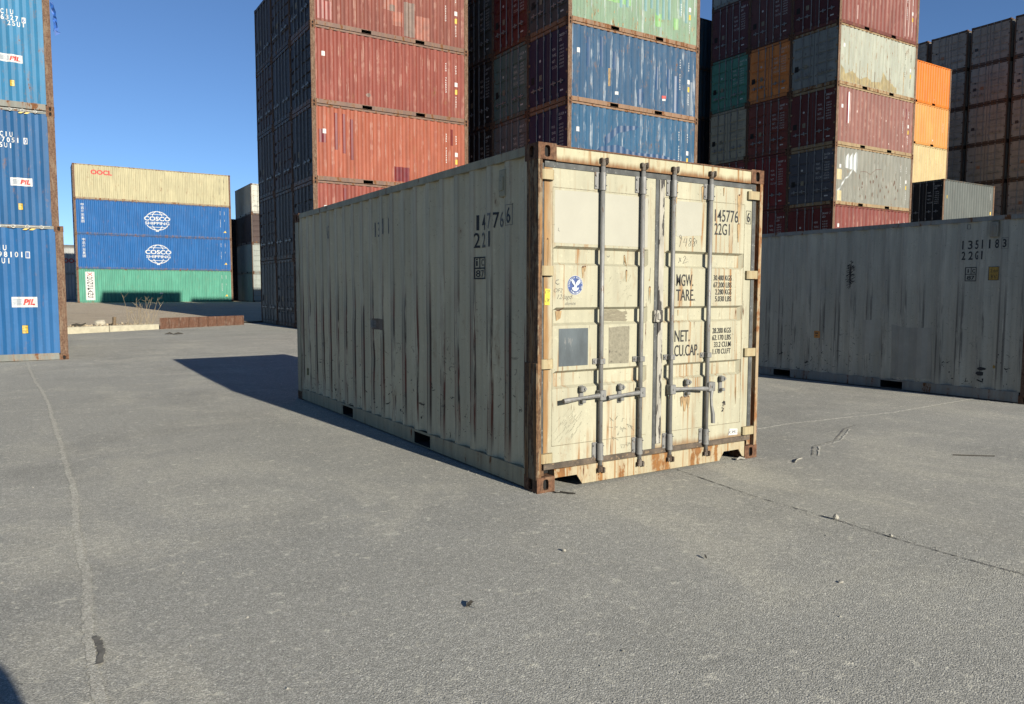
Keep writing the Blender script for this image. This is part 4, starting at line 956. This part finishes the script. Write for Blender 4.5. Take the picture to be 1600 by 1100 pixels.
# ------------------------------------------------------------------ blue and green stack
def blue_stack():
    X, Y = 12.15, 16.15
    pal = [(.012, .065, .15), (.013, .07, .16), (.025, .095, .185), (.03, .085, .165), (.21, .31, .215), (.2, .28, .2)]
    desc = ['navy', 'faded blue', 'dark blue repainted', 'blue streaked', 'pale green', 'pale green']
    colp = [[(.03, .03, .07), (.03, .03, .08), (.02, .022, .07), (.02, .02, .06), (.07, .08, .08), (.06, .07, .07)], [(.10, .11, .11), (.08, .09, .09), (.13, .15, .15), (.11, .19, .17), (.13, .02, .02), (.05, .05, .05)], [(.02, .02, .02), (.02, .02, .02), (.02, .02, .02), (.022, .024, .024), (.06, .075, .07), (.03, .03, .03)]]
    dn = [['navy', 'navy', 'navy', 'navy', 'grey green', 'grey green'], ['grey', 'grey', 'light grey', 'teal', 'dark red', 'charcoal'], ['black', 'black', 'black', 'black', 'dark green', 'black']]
    for col in range(3):
        z0 = gz(13, Y+col*2.46)
        for lv in range(6):
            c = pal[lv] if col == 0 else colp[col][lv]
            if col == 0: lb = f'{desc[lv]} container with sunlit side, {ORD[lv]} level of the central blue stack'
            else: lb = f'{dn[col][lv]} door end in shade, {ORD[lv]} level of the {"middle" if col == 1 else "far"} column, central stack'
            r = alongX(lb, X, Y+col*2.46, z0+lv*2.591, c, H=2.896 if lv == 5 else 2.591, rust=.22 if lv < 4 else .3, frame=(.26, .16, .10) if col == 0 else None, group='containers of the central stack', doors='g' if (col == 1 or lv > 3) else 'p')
            if col == 0:
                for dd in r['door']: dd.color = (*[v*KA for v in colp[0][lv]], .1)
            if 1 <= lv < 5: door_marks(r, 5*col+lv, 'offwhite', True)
            if col: continue
            resurface(r['side'][1], MT['worn_blue']); sunlit_marks(r, 60+lv, extra=(lambda f: f.rect(4.25, 4.42, .62, .72, 3).rect(4.27, 4.4, .54, .61, 0).rect(2.05, 2.18, .45, .56, 0)) if lv == 3 else None)
            rr = random.Random(70+lv); mats = ['p_white', 'p_navy', 'p_steel', 'p_lime', 'p_teal', 'p_ochre', 'rust_run']
            it = []
            if lv == 3: it = [('r', ridge(2)+.05, ridge(2)+.2, 1.2, 2.2, 1), ('r', ridge(4)+.05, ridge(4)+.2, 1.3, 2.3, 1), ('r', ridge(6)+.05, ridge(6)+.2, 1.3, 1.9, 1), ('r', ridge(13)+.05, ridge(13)+.2, .9, 1.7, 1), ('r', ridge(15)+.05, ridge(15)+.2, 1.0, 1.7, 1), ('b', 3.2, .55, .2, .35, 1, 4), ('r', 4.85, 5.05, .2, 1.5, 1), ('r', 1.75, 1.82, .7, 1.3, 6), ('r', 5.5, 5.75, .2, 1.4, 2)]+it
            if lv == 2:
                n = 26
                it = [('p', [(1.6, 1.2), (2.2, 1.75), (3.0, 1.95), (3.2, 2.1), (2.2, 2.0), (1.6, 1.55)], 1), ('p', [(.9, .2), (5.3, .2), (5.3, 1.05), (4.2, 1.2), (3.0, 1.15), (2.2, 1.35), (1.4, 1.2), (1.0, .8)], 1)]+it
            if lv >= 4: it = [('r', .5, 5.7, .18, .75+.0, 2) if False else ('r', ridge(4)+.05, ridge(9), .95, 1.6, 3), ('r', ridge(13), ridge(13)+.3, .5, .95, 3), ('r', ridge(16)+.05, ridge(17), .55, .95, 3)]+[('r', ridge(i)+.05, ridge(i)+.2, .8+.3*rr.random(), 2.3, 4) for i in range(6, 19) if rr.random() < .75]+it
            if lv >= 4: it += [('b', rr.uniform(.3, 5.8), rr.uniform(.2, .8), .02, rr.uniform(.03, .12), 6, i) for i in range(22)]
            if it: patches(r, it, mats)
blue_stack()

# ------------------------------------------------------------------ right stack
def right_stack():
    X, Y = 26.73, 16.28
    near = [((.20, .052, .042), 'red'), ((.19, .045, .036), 'red'), ((.23, .23, .195), 'weathered grey'), ((.23, .10, .082), 'faded pink maroon'), ((.37, .39, .32), 'pale whitish green'), ((.19, .055, .042), 'brown red'), ((.15, .05, .045), 'brown red')]
    # near column's door ends; the colours hold the shade they are seen in
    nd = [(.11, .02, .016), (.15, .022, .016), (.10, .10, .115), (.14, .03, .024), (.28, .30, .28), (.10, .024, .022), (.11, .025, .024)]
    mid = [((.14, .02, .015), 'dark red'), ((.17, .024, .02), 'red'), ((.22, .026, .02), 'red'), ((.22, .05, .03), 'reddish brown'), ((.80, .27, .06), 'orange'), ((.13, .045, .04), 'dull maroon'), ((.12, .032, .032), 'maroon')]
    far_ = [((.12, .02, .016), 'dark red'), ((.18, .028, .022), 'red'), ((.22, .04, .028), 'rust red'), ((.46, .43, .31), 'beige'), ((.09, .29, .21), 'green'), ((.12, .036, .038), 'maroon'), ((.34, .37, .34), 'grey white')]  # door end colours brightened in place of fill light in the shade
    for col in range(3):
        z0 = gz(29, Y+col*2.46)
        for lv in range(7):
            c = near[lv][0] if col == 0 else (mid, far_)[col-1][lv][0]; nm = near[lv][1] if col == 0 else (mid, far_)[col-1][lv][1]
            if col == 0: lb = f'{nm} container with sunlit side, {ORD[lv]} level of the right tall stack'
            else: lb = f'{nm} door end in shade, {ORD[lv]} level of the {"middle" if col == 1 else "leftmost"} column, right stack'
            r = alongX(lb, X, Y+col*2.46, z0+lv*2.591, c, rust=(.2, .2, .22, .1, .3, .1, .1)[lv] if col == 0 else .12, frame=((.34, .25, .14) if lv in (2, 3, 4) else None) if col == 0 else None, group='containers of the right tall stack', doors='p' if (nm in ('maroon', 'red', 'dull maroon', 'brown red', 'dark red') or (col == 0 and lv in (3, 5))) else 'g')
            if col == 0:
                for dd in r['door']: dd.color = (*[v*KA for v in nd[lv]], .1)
            pale = (col == 0 and lv == 4) or nm in ('beige', 'grey white')
            door_marks(r, 3*col+lv, 'faint' if pale else 'offwhite', True)
            if col: continue
            if lv != 4: resurface(r['side'][1], MT['worn_red'] if lv in (0, 1, 3, 5, 6) else MT['worn_pale'])
            sunlit_marks(r, 90+lv, 2 if lv == 4 else 0)
            rr = random.Random(100+lv); mats = ['p_white', 'p_ochre', 'p_cream', 'p_wine', 'rust_run', 'rust_dark', 'p_pale']; it = []
            if lv == 2:
                it = [('p', [(.78, 1.65), (.85, 2.1), (1.0, 2.3), (1.1, 2.05), (1.3, 2.35), (1.4, 2.1), (1.55, 2.4), (1.7, 2.35), (1.72, 1.7), (1.6, 1.45), (1.45, 1.6), (1.2, 1.6)], 0), ('s', [(1.35, 1.62), (1.1, 1.3), (.8, 1.15), (.5, .75), (.3, .6)], .07, 0), ('r', .22, .6, 1.1, 1.55, 2), ('r', .32, .62, .18, .62, 2)]
                it += [('b', rr.uniform(1.6, 5), rr.uniform(.3, 1.5), .025, rr.uniform(.03, .16), 5, i) for i in range(30)]+[('s', [(1.9, 1.55), (2.3, 1.6), (2.7, 1.5), (3.1, 1.75), (3.5, 1.8)], .02, 5)]
            if lv == 3: it = [('r', ridge(2)+.03, ridge(2)+.22, 1.0, 2.35, 3), ('r', ridge(3)-.03, ridge(3)+.02, 1.1, 2.3, 6), ('r', 5.3, 5.42, 1.7, 2.2, 3)]+[('b', rr.uniform(.4, 5.6), rr.uniform(.3, 1.6), .02, rr.uniform(.02, .08), 6, i) for i in range(26)]
            if lv == 4: it = [('p', [(.2+.0, .18), (4.5, .18), (4.45, .4), (3.6, .75), (3.4, 1.0), (3.2, .5), (2.5, .42), (2.2, .6), (1.6, .4), (1.1, .7), (.6, .5), (.25, .9)], 1)]+[('r', ridge(i), ridge(i)+rr.uniform(.02, .05), .18, rr.uniform(.4, 1.3), 5 if rr.random() < .5 else 4) for i in range(1, 18) if rr.random() < .6]+[('r', ridge(2)+.02, ridge(2)+.10, .9, 1.9, 1), ('b', 5.3, 2.25, .03, .14, 5, 2), ('b', .8, 2.3, .03, .14, 5, 3)]
            if lv == 5: it = [('r', ridge(4)-.035, ridge(4)+.035, .35, .95, 6), ('r', ridge(4)-.035, ridge(4)+.035, 1.35, 2.3, 6), ('r', ridge(18)-.035, ridge(18)+.035, .3, 2.4, 6), ('r', ridge(17)-.03, ridge(17)+.03, .25, 2.4, 6), ('r', ridge(19)-.03, ridge(19)+.02, .3, 2.3, 6)]
            if it: patches(r, it, mats)
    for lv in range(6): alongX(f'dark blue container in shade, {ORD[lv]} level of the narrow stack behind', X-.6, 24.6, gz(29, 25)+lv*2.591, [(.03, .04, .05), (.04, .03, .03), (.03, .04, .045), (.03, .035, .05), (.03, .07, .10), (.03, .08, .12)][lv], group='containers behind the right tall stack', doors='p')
right_stack()

# ------------------------------------------------------------------ orange stack, black container, grey wall of door ends
def orange_stack():
    X, Y = 42.45, 23.06; z0 = .65
    cs = [((.45, .2, .06), 'orange brown'), ((.45, .36, .18), 'tan'), ((.40, .30, .14), 'sandy'), ((.55, .43, .22), 'cream yellow'), ((.62, .27, .07), 'light orange'), ((.64, .17, .015), 'bright orange')]
    for lv, (c, nm) in enumerate(cs):
        r = alongX(f'{nm} container, {ORD[lv]} level of the orange stack at the right', X, Y, z0+lv*2.591, c, rust=.05 if lv != 3 else .16, frame=c, group='containers of the orange stack', far=True)
        f = Flat(); rr = random.Random(lv); vmarks(f, 5.25, 1.6, 7, 0, rr); vmarks(f, 5.6, 2.2, 4, 0, rr); f.rect(4.1, 4.2, .35, .45, 0); side_marks('lettering', f, ['white' if lv < 5 else 'rust_run'], r['br'], W, 1, (0, 1), r['side'][1])
orange_stack()
def black_stack():
    X, Y = 43.2, 20.4; z0 = .6
    for lv in range(3):
        r = alongX(['rust brown container at ground level under the black container on the right', 'rust brown container second level under the black container on the right', 'black container with pale grey sunlit ribs, topping the low stack on the right'][lv], X, Y, z0+lv*2.591, (.10, .115, .11) if lv == 2 else (.12, .06, .04), rust=.02, group='containers of the low stack on the right', doors='p')
        if lv == 2:
            for dd in r['door']: dd.color = (.006, .006, .007, .02)
            door_marks(r, 2, 'offwhite', False)
            f = Flat(); rr = random.Random(2); vmarks(f, 5.3, 1.9, 10, 0, rr, .07); vmarks(f, 5.62, 2.1, 5, 0, rr, .07); f.rect(5.6, 5.75, .75, .95, 1); f.rect(.42, .52, 1.45, 1.65, 1); f.rect(5.6, 5.7, .3, .6, 0)
            side_marks('lettering', f, ['white', 'yellow'], r['br'], W, 1, (0, 1), r['side'][1])
black_stack()
MT['h_dark'] = plain('black sticker', (.015, .014, .014), .6, .3, 20, bump=0)
def grey_wall():
    X, P = 50.62, 2.69; z0 = .45
    for col in range(5):
        y_hi = 25.84+P-col*P     # column spans y_hi-P .. y_hi
        z = z0
        for lv in range(7):
            H = 2.896 if lv < 2 else 2.591
            rr = random.Random(col*11+lv)
            warm = max(0, 4-lv)*.25; v = rr.uniform(.30, .38); c = (v*1.06+.06*warm, v, v*.88-.03*warm)  # greys set lighter to stand in for weak fill light on this wall
            cn = ['far left', 'second', 'third', 'fourth', 'right edge'][col]
            r = alongX(f'grey door end in shade, {["lowest", "second lowest", "third lowest", "middle", "third", "second", "top"][lv]} row, {cn} column of grey wall', X, y_hi-P+.12, z, c, H=H, rust=.12, frame=(.08, .06, .05), group='grey containers of the wall on the right')
            door_marks(r, col+lv*2, 'faint', False)
            f = Flat(); k = rr.random()
            if k < .75: f.rect(.26, .46, .98, 1.18, 0)
            if k > .2: f.rect(.72, .92, 1.0, 1.2, 1 if rr.random() < .6 else 2)
            if rr.random() < .5: f.disc(.38, 1.5, .05, .05, 0)
            if f.v: front_marks('placard', f, ['h_dark', 'patch_grey', 'h_or'], .03, r['door'][0], join=False)
            z += H
MT['h_or'] = plain('faded orange sticker', (.30, .14, .07), .6, .2, 10, bump=0)
grey_wall()

# ------------------------------------------------------------------ kerb, sheet piling and litter
def kerb():
    a = Vector((-2.22, 24.08)); b_ = a+Vector((.9034, .4288))*3.22; d = (b_-a); ln = d.length; ang = math.atan2(d.y, d.x)
    a = a-d.normalized()*6; ln += 6
    e = bpy.data.objects.new('kerb_wall', None); COL.objects.link(e); e.location = (a.x, a.y, gz(-1, 24.8)-.05); e.rotation_euler = (0, 0, ang)
    tag(e, 'low pale concrete kerb wall along the edge of the dirt strip', 'kerb')
    m = plain('pale kerb concrete', (.50, .46, .34), .9, .15, 6, 0, ((.30, .27, .2), 4, .66))
    n = 5; seg = ln/n
    for i in range(n): ob('kerb_block', MB().bbox(i*seg+.012, (i+1)*seg-.012, 0, .25, -.1, .255, .015).mesh('kerb_block', [m]), e)
kerb()
def piling():
    a = Vector((-2.22, 24.08))+Vector((.9034, .4288))*3.24; b_ = Vector((-2.22, 24.08))+Vector((.9034, .4288))*6.9; d = b_-a; ln = d.length; ang = math.atan2(d.y, d.x)
    z = gz(2.3, 26.5)-.05; n = 9; p = ln/n; pts = []
    for i in range(n): pts += [(i*p, 0), (i*p+.42*p, 0), (i*p+.5*p, .07), (i*p+.92*p, .07)]
    pts.append((ln, 0)); m = len(pts)
    mb = MB().add([(x, y, 0) for x, y in pts]+[(x, y, .44) for x, y in pts]+[(x, y+.02, 0) for x, y in pts]+[(x, y+.02, .44) for x, y in pts],
        [(i, i+1, m+i+1, m+i) for i in range(m-1)]+[(2*m+i, 2*m+i+1, 3*m+i+1, 3*m+i) for i in range(m-1)]+[(m+i, m+i+1, 3*m+i+1, 3*m+i) for i in range(m-1)])
    o = ob('sheet_piling', mb.mesh('sheet_piling', [rusty('piling rust', (.10, .05, .032), (.17, .085, .055), (.36, .30, .25), .35, .66)]))
    o.location = (a.x, a.y, z); o.rotation_euler = (0, 0, ang)
    tag(o, 'rusty brown sheet piling standing low along the dirt edge in front of the far stack', 'piling')
piling()
def litter():
    rr = random.Random(12)
    stone = plain('pebble stone', (.40, .38, .32), .9, .2, 30)
    def pebble(x, y, s, lab, base=0.0, m=stone, sx=1, sz=.8, name='pebble'):
        bm = bmesh.new(); bmesh.ops.create_icosphere(bm, subdivisions=2, radius=s)
        for v in bm.verts: v.co *= 1+rr.uniform(-.18, .18); v.co.z *= sz; v.co.x *= sx
        me = bpy.data.meshes.new(name); bm.to_mesh(me); bm.free(); me.materials.append(m)
        o = ob(name, me); o.location = (x, y, gz(x, y)+base+s*sz*.75); return tag(o, lab, 'pebble' if name == 'pebble' else 'rock')
    pebble(1.33, -1.58, .018, 'pale upright pebble sitting on the long crack in front of the right door', sz=1.3)
    pebble(1.30, -1.98, .013, 'small pebble on the long crack, nearer the viewer than the upright pebble')
    pebble(-.57, -1.12, .012, 'small dark pebble on the open concrete left of the black leaf')
    pebble(.37, -2.27, .010, 'small flat pebble on the concrete toward the lower right corner', sx=1.8, sz=.5)
    pebble(-1.12, 26.6, .16, 'pale lump of rock lying behind the kerb wall', .12, plain('pale rock', (.5, .46, .36), .9, .15, 6), 1.3, .8, 'rock')
    dark = plain('dry dark leaf', (.035, .03, .02), .7, .3, 20)
    def leaf(x, y, s, a, lab):
        pts = [(0, 0, .002), (.4, .25, .018), (1, .12, .03), (1.5, 0, .012), (1.0, -.2, .02), (.4, -.22, .006)]
        o = ob('leaf', MB().add([(u*s, v*s, w_*s*20+.004) for u, v, w_ in pts], [(0, 1, 5), (1, 2, 4, 5), (2, 3, 4)]).mesh('leaf', [dark])); o.location = (x, y, 0); o.rotation_euler = (0, 0, a); tag(o, lab, 'leaf')
    leaf(.03, -1.66, .03, 1.0, 'curled dark leaf lying on the concrete right of centre'); leaf(-1.44, -1.52, .04, .3, 'dark leaf with a stem on the concrete in the lower middle')
    leaf(-1.40, -1.56, .03, 2.2, 'smaller dark leaf touching the one in the lower middle')
    def twig(pts, r_, lab, c=dark):
        o = ob('twig', MB().tube(pts, r_, 5).mesh('twig', [c])); tag(o, lab, 'twig')
    twig([(.13, -.02, .006), (.135, -.06, .008), (.16, -.075, .007)], .005, 'short hooked twig beside the near bottom corner of the cream container')
    twig([(.17, -.06, .008), (.20, -.13, .01), (.23, -.17, .012)], .006, 'short dark twig pointing away from the near corner of the cream container')
    twig([(2.53, -.35, .008), (2.62, -.30, .012), (2.73, -.27, .007)], .006, 'pale dry twig beside the right corner of the cream container', stone)
    twig([(4.05, -.92, .006), (4.2, -1.05, .006), (4.33, -1.15, .006)], .006, 'thin dark stick lying out on the concrete at the right')
    # scrap under the right lifting notch
    o = ob('debris', MB().tube([(2.16, -.01, .012), (2.21, .0, .02), (2.25, -.03, .012)], [.006, .012, .006], 6).mesh('debris', [stone])); tag(o, 'scrap of pale debris under the right notch of the cream container sill', 'debris')
    # dry weed, stub post and rubble behind the kerb
    straw = plain('dry straw', (.36, .29, .18), .9, .2, 10)
    def weed(x, y, n, h, lab, seed):
        r2 = random.Random(seed); mb = MB()
        for i in range(n):
            a = r2.uniform(0, 6.28); le = r2.uniform(.15, .6)*h; hh = h*r2.uniform(.4, 1); q = r2.uniform(0, .5)
            b0 = (r2.uniform(-.45, .5), r2.uniform(-.2, .2), 0); tip = (b0[0]+math.cos(a)*le, b0[1]+math.sin(a)*le*.5, hh)
            mid = ((b0[0]+tip[0])/2+r2.uniform(-.08, .08), (b0[1]+tip[1])/2, hh*.55)
            mb.tube([b0, mid, tip], [.008, .006, .003], 4)
            for j in range(3):
                t = r2.uniform(.4, .9); p0 = [mid[c]*(1-t)+tip[c]*t for c in range(3)]; mb.tube([p0, (p0[0]+r2.uniform(-.2, .2), p0[1]+r2.uniform(-.1, .1), p0[2]+r2.uniform(.05, .25))], [.004, .002], 3)
        o = ob('dry_weed', mb.mesh('dry_weed', [straw])); o.location = (x, y, gz(x, y)+.1); tag(o, lab, 'weed')
    weed(.05, 25.9, 17, 1.15, 'tall dry weed bush behind the kerb beside the rusty piling', 1)
    mb = MB(); r3 = random.Random(9)
    for i in range(900):
        t = r3.random(); wv = r3.uniform(.35, 2.2); p = Vector((-4.2, 23.1)).lerp(Vector((.8, 25.95)), t)+Vector((-.49, .87))*wv
        hh = r3.uniform(.02, .13); a = r3.uniform(0, 6.28); z = gz(p.x, p.y)+.09
        mb.add([(p.x-.05*math.cos(a), p.y-.05*math.sin(a), z), (p.x+.05*math.cos(a), p.y+.05*math.sin(a), z), (p.x+r3.uniform(-.1, .1), p.y+r3.uniform(-.1, .1), z+hh)], [(0, 1, 2)])
    tag(ob('dry_grass', mb.mesh('dry_grass', [plain('dead grass and rubble', (.46, .38, .26), .95, .4, 4)])), kind='stuff')
    o = ob('stub_post', MB().bbox(-.05, .05, -.05, .05, -.1, .36, .01).mesh('stub_post', [rusty('old wood', (.14, .10, .06), (.22, .16, .10), (.3, .24, .16), .2)])); o.location = (-.72, 26.2, gz(-.7, 26.2)+.09); o.rotation_euler = (0, .05, .3)
    tag(o, 'short weathered stub post standing behind the kerb wall', 'post')
    o = ob('debris', MB().tube([(-2.05, 26.3, .34), (-1.9, 26.3, .36), (-1.75, 26.32, .33), (-1.6, 26.3, .40)], [.03, .05, .04, .02], 6).mesh('debris', [dark])); tag(o, 'dark tangled scrap lying on the dirt left of the pale rock', 'debris')
    o = ob('debris', MB().tube([(.40, 22.0, .16), (.55, 22.05, .19), (.65, 22.0, .15), (.8, 22.02, .18), (.95, 22.02, .155)], [.01, .03, .012, .03, .01], 6).mesh('debris', [dark])); tag(o, 'small dark scrap on the open concrete beyond the long shadow', 'debris')
litter()
def gravel():
    rr = random.Random(77); mb = MB()
    def bit(x, y, s_):
        z = gz(x, y); n = 5; a0 = rr.uniform(0, 6.28); vs = []
        for i in range(n):
            a = a0+6.283*i/n; q = s_*rr.uniform(.6, 1.1); vs.append((x+q*math.cos(a), y+q*math.sin(a), z+.001))
        vs += [(x+s_*rr.uniform(-.3, .3), y+s_*rr.uniform(-.3, .3), z+s_*rr.uniform(.5, .95))]
        mb.add(vs, [(i, (i+1) % n, n) for i in range(n)])
    for i in range(1500):
        r_ = 2.4+rr.random()**1.6*10; a = YAW+rr.uniform(-.72, .72); bit(CAM.x+r_*math.sin(a), CAM.y+r_*math.cos(a), rr.uniform(.002, .006) if rr.random() < .95 else rr.uniform(.006, .011))
    for i in range(260): bit(rr.uniform(.2, 2.4), -abs(rr.gauss(0, .12)), rr.uniform(.002, .007))
    for i in range(400): bit(-abs(rr.gauss(0, .05)), rr.uniform(0, 6), rr.uniform(.003, .009))
    for i in range(400): bit(8.18-abs(rr.gauss(0, .07)), rr.uniform(.3, 6), rr.uniform(.004, .012))
    for i in range(500): bit(1.31+rr.gauss(0, .04), -rr.random()*4, rr.uniform(.002, .007))
    tag(ob('gravel', mb.mesh('gravel', [plain('grit stone', (.36, .35, .30), .95, .5, 25, bump=0)])), kind='stuff')
gravel()
def photographer():
    V = []; E = []; RAD = []
    def v(p, r, par=None):
        V.append(p); RAD.append(r if isinstance(r, tuple) else (r, r))
        if par is not None: E.append((par, len(V)-1))
        return len(V)-1
    pel = v((0, 0, .95), (.165, .12)); sp = v((0, .01, 1.12), (.15, .11), pel); ch = v((0, 0, 1.32), (.17, .12), sp); nb = v((0, .0, 1.46), (.075, .075), ch); nk = v((0, .02, 1.54), .058, nb)
    h1 = v((0, .035, 1.61), (.075, .085), nk); v((0, .035, 1.70), (.068, .08), h1)
    for s_ in (-1, 1):
        hip = v((s_*.10, 0, .86), .10, pel); kn = v((s_*.12, .02, .49), .062, hip); an = v((s_*.13, -.01, .09), .045, kn); v((s_*.145, .15, .04), (.04, .03), an)
        sh = v((s_*.19, 0, 1.41), .062, ch); el = v((s_*.24, .08, 1.16), .045, sh); wr = v((s_*.12, .27, 1.38), .03, el); pm = v((s_*.085, .31, 1.43), (.035, .02), wr)
        for q in range(4): f1 = v((s_*(.085-.012*q), .335, 1.44+.018*(q-1.5)), .010, pm); v((s_*(.055-.008*q), .345, 1.445+.018*(q-1.5)), .008, f1)
        t1 = v((s_*.06, .30, 1.455), .011, pm); v((s_*.04, .315, 1.475), .009, t1)
    me = bpy.data.meshes.new('person'); me.from_pydata(V, E, []); o = bpy.data.objects.new('person', me); COL.objects.link(o)
    sk = o.modifiers.new('skin', 'SKIN'); o.modifiers.new('smooth', 'SUBSURF').levels = 2
    for d_, r_ in zip(me.skin_vertices[0].data, RAD): d_.radius = r_
    me.skin_vertices[0].data[0].use_root = True
    dg = bpy.context.evaluated_depsgraph_get(); dg.update()
    m2 = bpy.data.meshes.new_from_object(o.evaluated_get(dg)); bpy.data.objects.remove(o); m2.materials.clear(); m2.materials.append(plain('dark clothing', (.05, .055, .07), .8, .2, 10))
    p = ob('person', m2); p.location = (-3.17, -5.06, 0); tag(p, 'person in dark clothes behind the viewpoint whose shadow touches the bottom left corner', 'person')
photographer()
